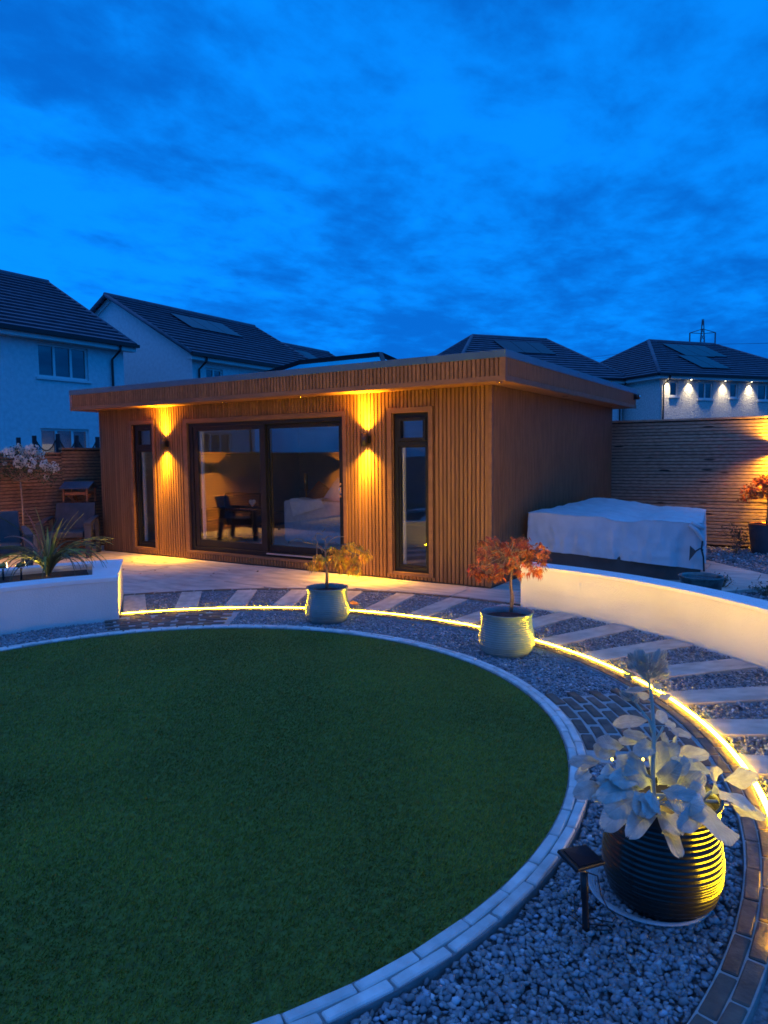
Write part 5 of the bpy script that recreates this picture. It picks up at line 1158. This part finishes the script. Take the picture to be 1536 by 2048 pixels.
# ---- resin armchairs
def chair(label, loc, rz):
    c_ = thing('garden_armchair', label, 'chair', loc, 'grey resin garden armchairs', rz, local=True)
    ORG[c_.name] = (0, 0, 0)
    rbox(MB().box(-.27, -.30, .30, .27, .27, .40), 'seat', 'rattan', c_, .02, 2)
    bk = MB(); pr = [(-.31, .27, .36), (.31, .27, .36), (.30, .40, .80), (-.30, .40, .80)]
    bk.add(pr + [(x_, y_ + .05, z_) for x_, y_, z_ in pr], [(0, 1, 2, 3), (7, 6, 5, 4), (0, 4, 5, 1), (1, 5, 6, 2), (2, 6, 7, 3), (3, 7, 4, 0)]); bk.build('backrest', 'rattan', c_, bevel=.012)
    for s in (-1, 1):
        a_ = MB(); a_.add([(s * .29, -.36, .54), (s * .40, -.36, .54), (s * .39, .0, .585), (s * .30, .0, .585), (s * .31, .33, .60), (s * .37, .33, .60)] + [(s * .29, -.36, .50), (s * .40, -.36, .50), (s * .39, .0, .545), (s * .30, .0, .545), (s * .31, .33, .56), (s * .37, .33, .56)], [(0, 1, 2, 3), (3, 2, 5, 4), (9, 8, 7, 6), (10, 11, 8, 9), (0, 6, 7, 1), (1, 7, 8, 2), (2, 8, 11, 5), (4, 5, 11, 10), (3, 4, 10, 9), (0, 3, 9, 6)]); a_.build('arm', 'rattan', c_, bevel=.006)
        l_ = MB(); l_.add([(s * .30, -.36, .0), (s * .37, -.36, .0), (s * .37, -.29, .0), (s * .30, -.29, .0), (s * .29, -.35, .499), (s * .40, -.35, .499), (s * .40, -.24, .499), (s * .29, -.24, .499)], [(0, 3, 2, 1), (4, 5, 6, 7), (0, 1, 5, 4), (1, 2, 6, 5), (2, 3, 7, 6), (3, 0, 4, 7)]); l_.build('leg', 'rattan', c_, bevel=.006)
        l_ = MB(); l_.add([(s * .31, .30, .0), (s * .37, .30, .0), (s * .37, .38, .0), (s * .31, .38, .0), (s * .31, .25, .559), (s * .37, .25, .559), (s * .37, .34, .559), (s * .31, .34, .559)], [(0, 3, 2, 1), (4, 5, 6, 7), (0, 1, 5, 4), (1, 2, 6, 5), (2, 3, 7, 6), (3, 0, 4, 7)]); l_.build('leg', 'rattan', c_, bevel=.006)
        l_ = MB().box(s * .275 if s > 0 else -.30, -.28, .28, .30 if s > 0 else -.275, .27, .34); l_.build('rail', 'rattan', c_)
    return c_
chair('dark grey resin armchair in front of the bird table', (-6.83, -.62, 0), rad(42))
q_ = P(-4, 1120, 9.3); chair('dark grey resin armchair cut off by the picture edge beyond the planter', (q_.x, q_.y, 0), rad(64))

# ---- fallen leaves on the patio
lf_ = MB().add([(-.5, 0, 0), (-.15, .28, .08), (.25, .22, .05), (.5, 0, .16), (.25, -.24, .07), (-.15, -.26, .03)], [(0, 1, 5), (1, 2, 4, 5), (2, 3, 4)]).mesh('fallen_leaf', 'deadleaf')
for (px, py) in ((262, 1116), (275, 1117), (264, 1124), (268, 1128), (288, 1131), (290, 1131), (310, 1125), (330, 1124), (331, 1150), (310, 1141), (246, 1139), (280, 1148), (423, 1152), (459, 1141), (427, 1147), (515, 1143)):
    g_ = G(px, py, .003); o = bpy.data.objects.new('fallen_leaf', lf_); COL.objects.link(o); s_ = random.uniform(.035, .065); o.location = g_; o.rotation_euler = (0, 0, random.random() * 6.3); o.scale = (s_, s_, s_)
    tag(o, 'small dry brown leaf lying on the sandstone patio', 'leaf', 'dry leaves scattered on the patio')
for (px, py, k_) in ((572, 1311, .02), (208, 1487, .014), (444, 1306, .013), (863, 1499, .018), (351, 1836, .014), (150, 1512, .012), (1018, 1440, .014)):
    o = bpy.data.objects.new('fallen_leaf', lf_); COL.objects.link(o); o.location = G(px, py, .008); o.rotation_euler = (0, 0, random.random() * 6.3); o.scale = (k_, k_, k_)
    tag(o, 'tiny dry leaf fragment lying on the round lawn', 'leaf', 'leaf fragments on the lawn')
lo = MB().add([(-.5, 0, 0), (-.15, .28, .08), (.25, .22, .05), (.5, 0, .16), (.25, -.24, .07), (-.15, -.26, .03)], [(0, 1, 5), (1, 2, 4, 5), (2, 3, 4)]).mesh('fallen_leaf', 'orangeleaf')
o = bpy.data.objects.new('fallen_leaf', lo); COL.objects.link(o); o.location = G(708, 1211, 0.0) + Vector((0, 0, .02)); o.scale = (.10, .085, .1); o.rotation_euler = (.9, .3, .5); tag(o, 'curled orange leaf on the gravel beside the golden maple pot', 'leaf')
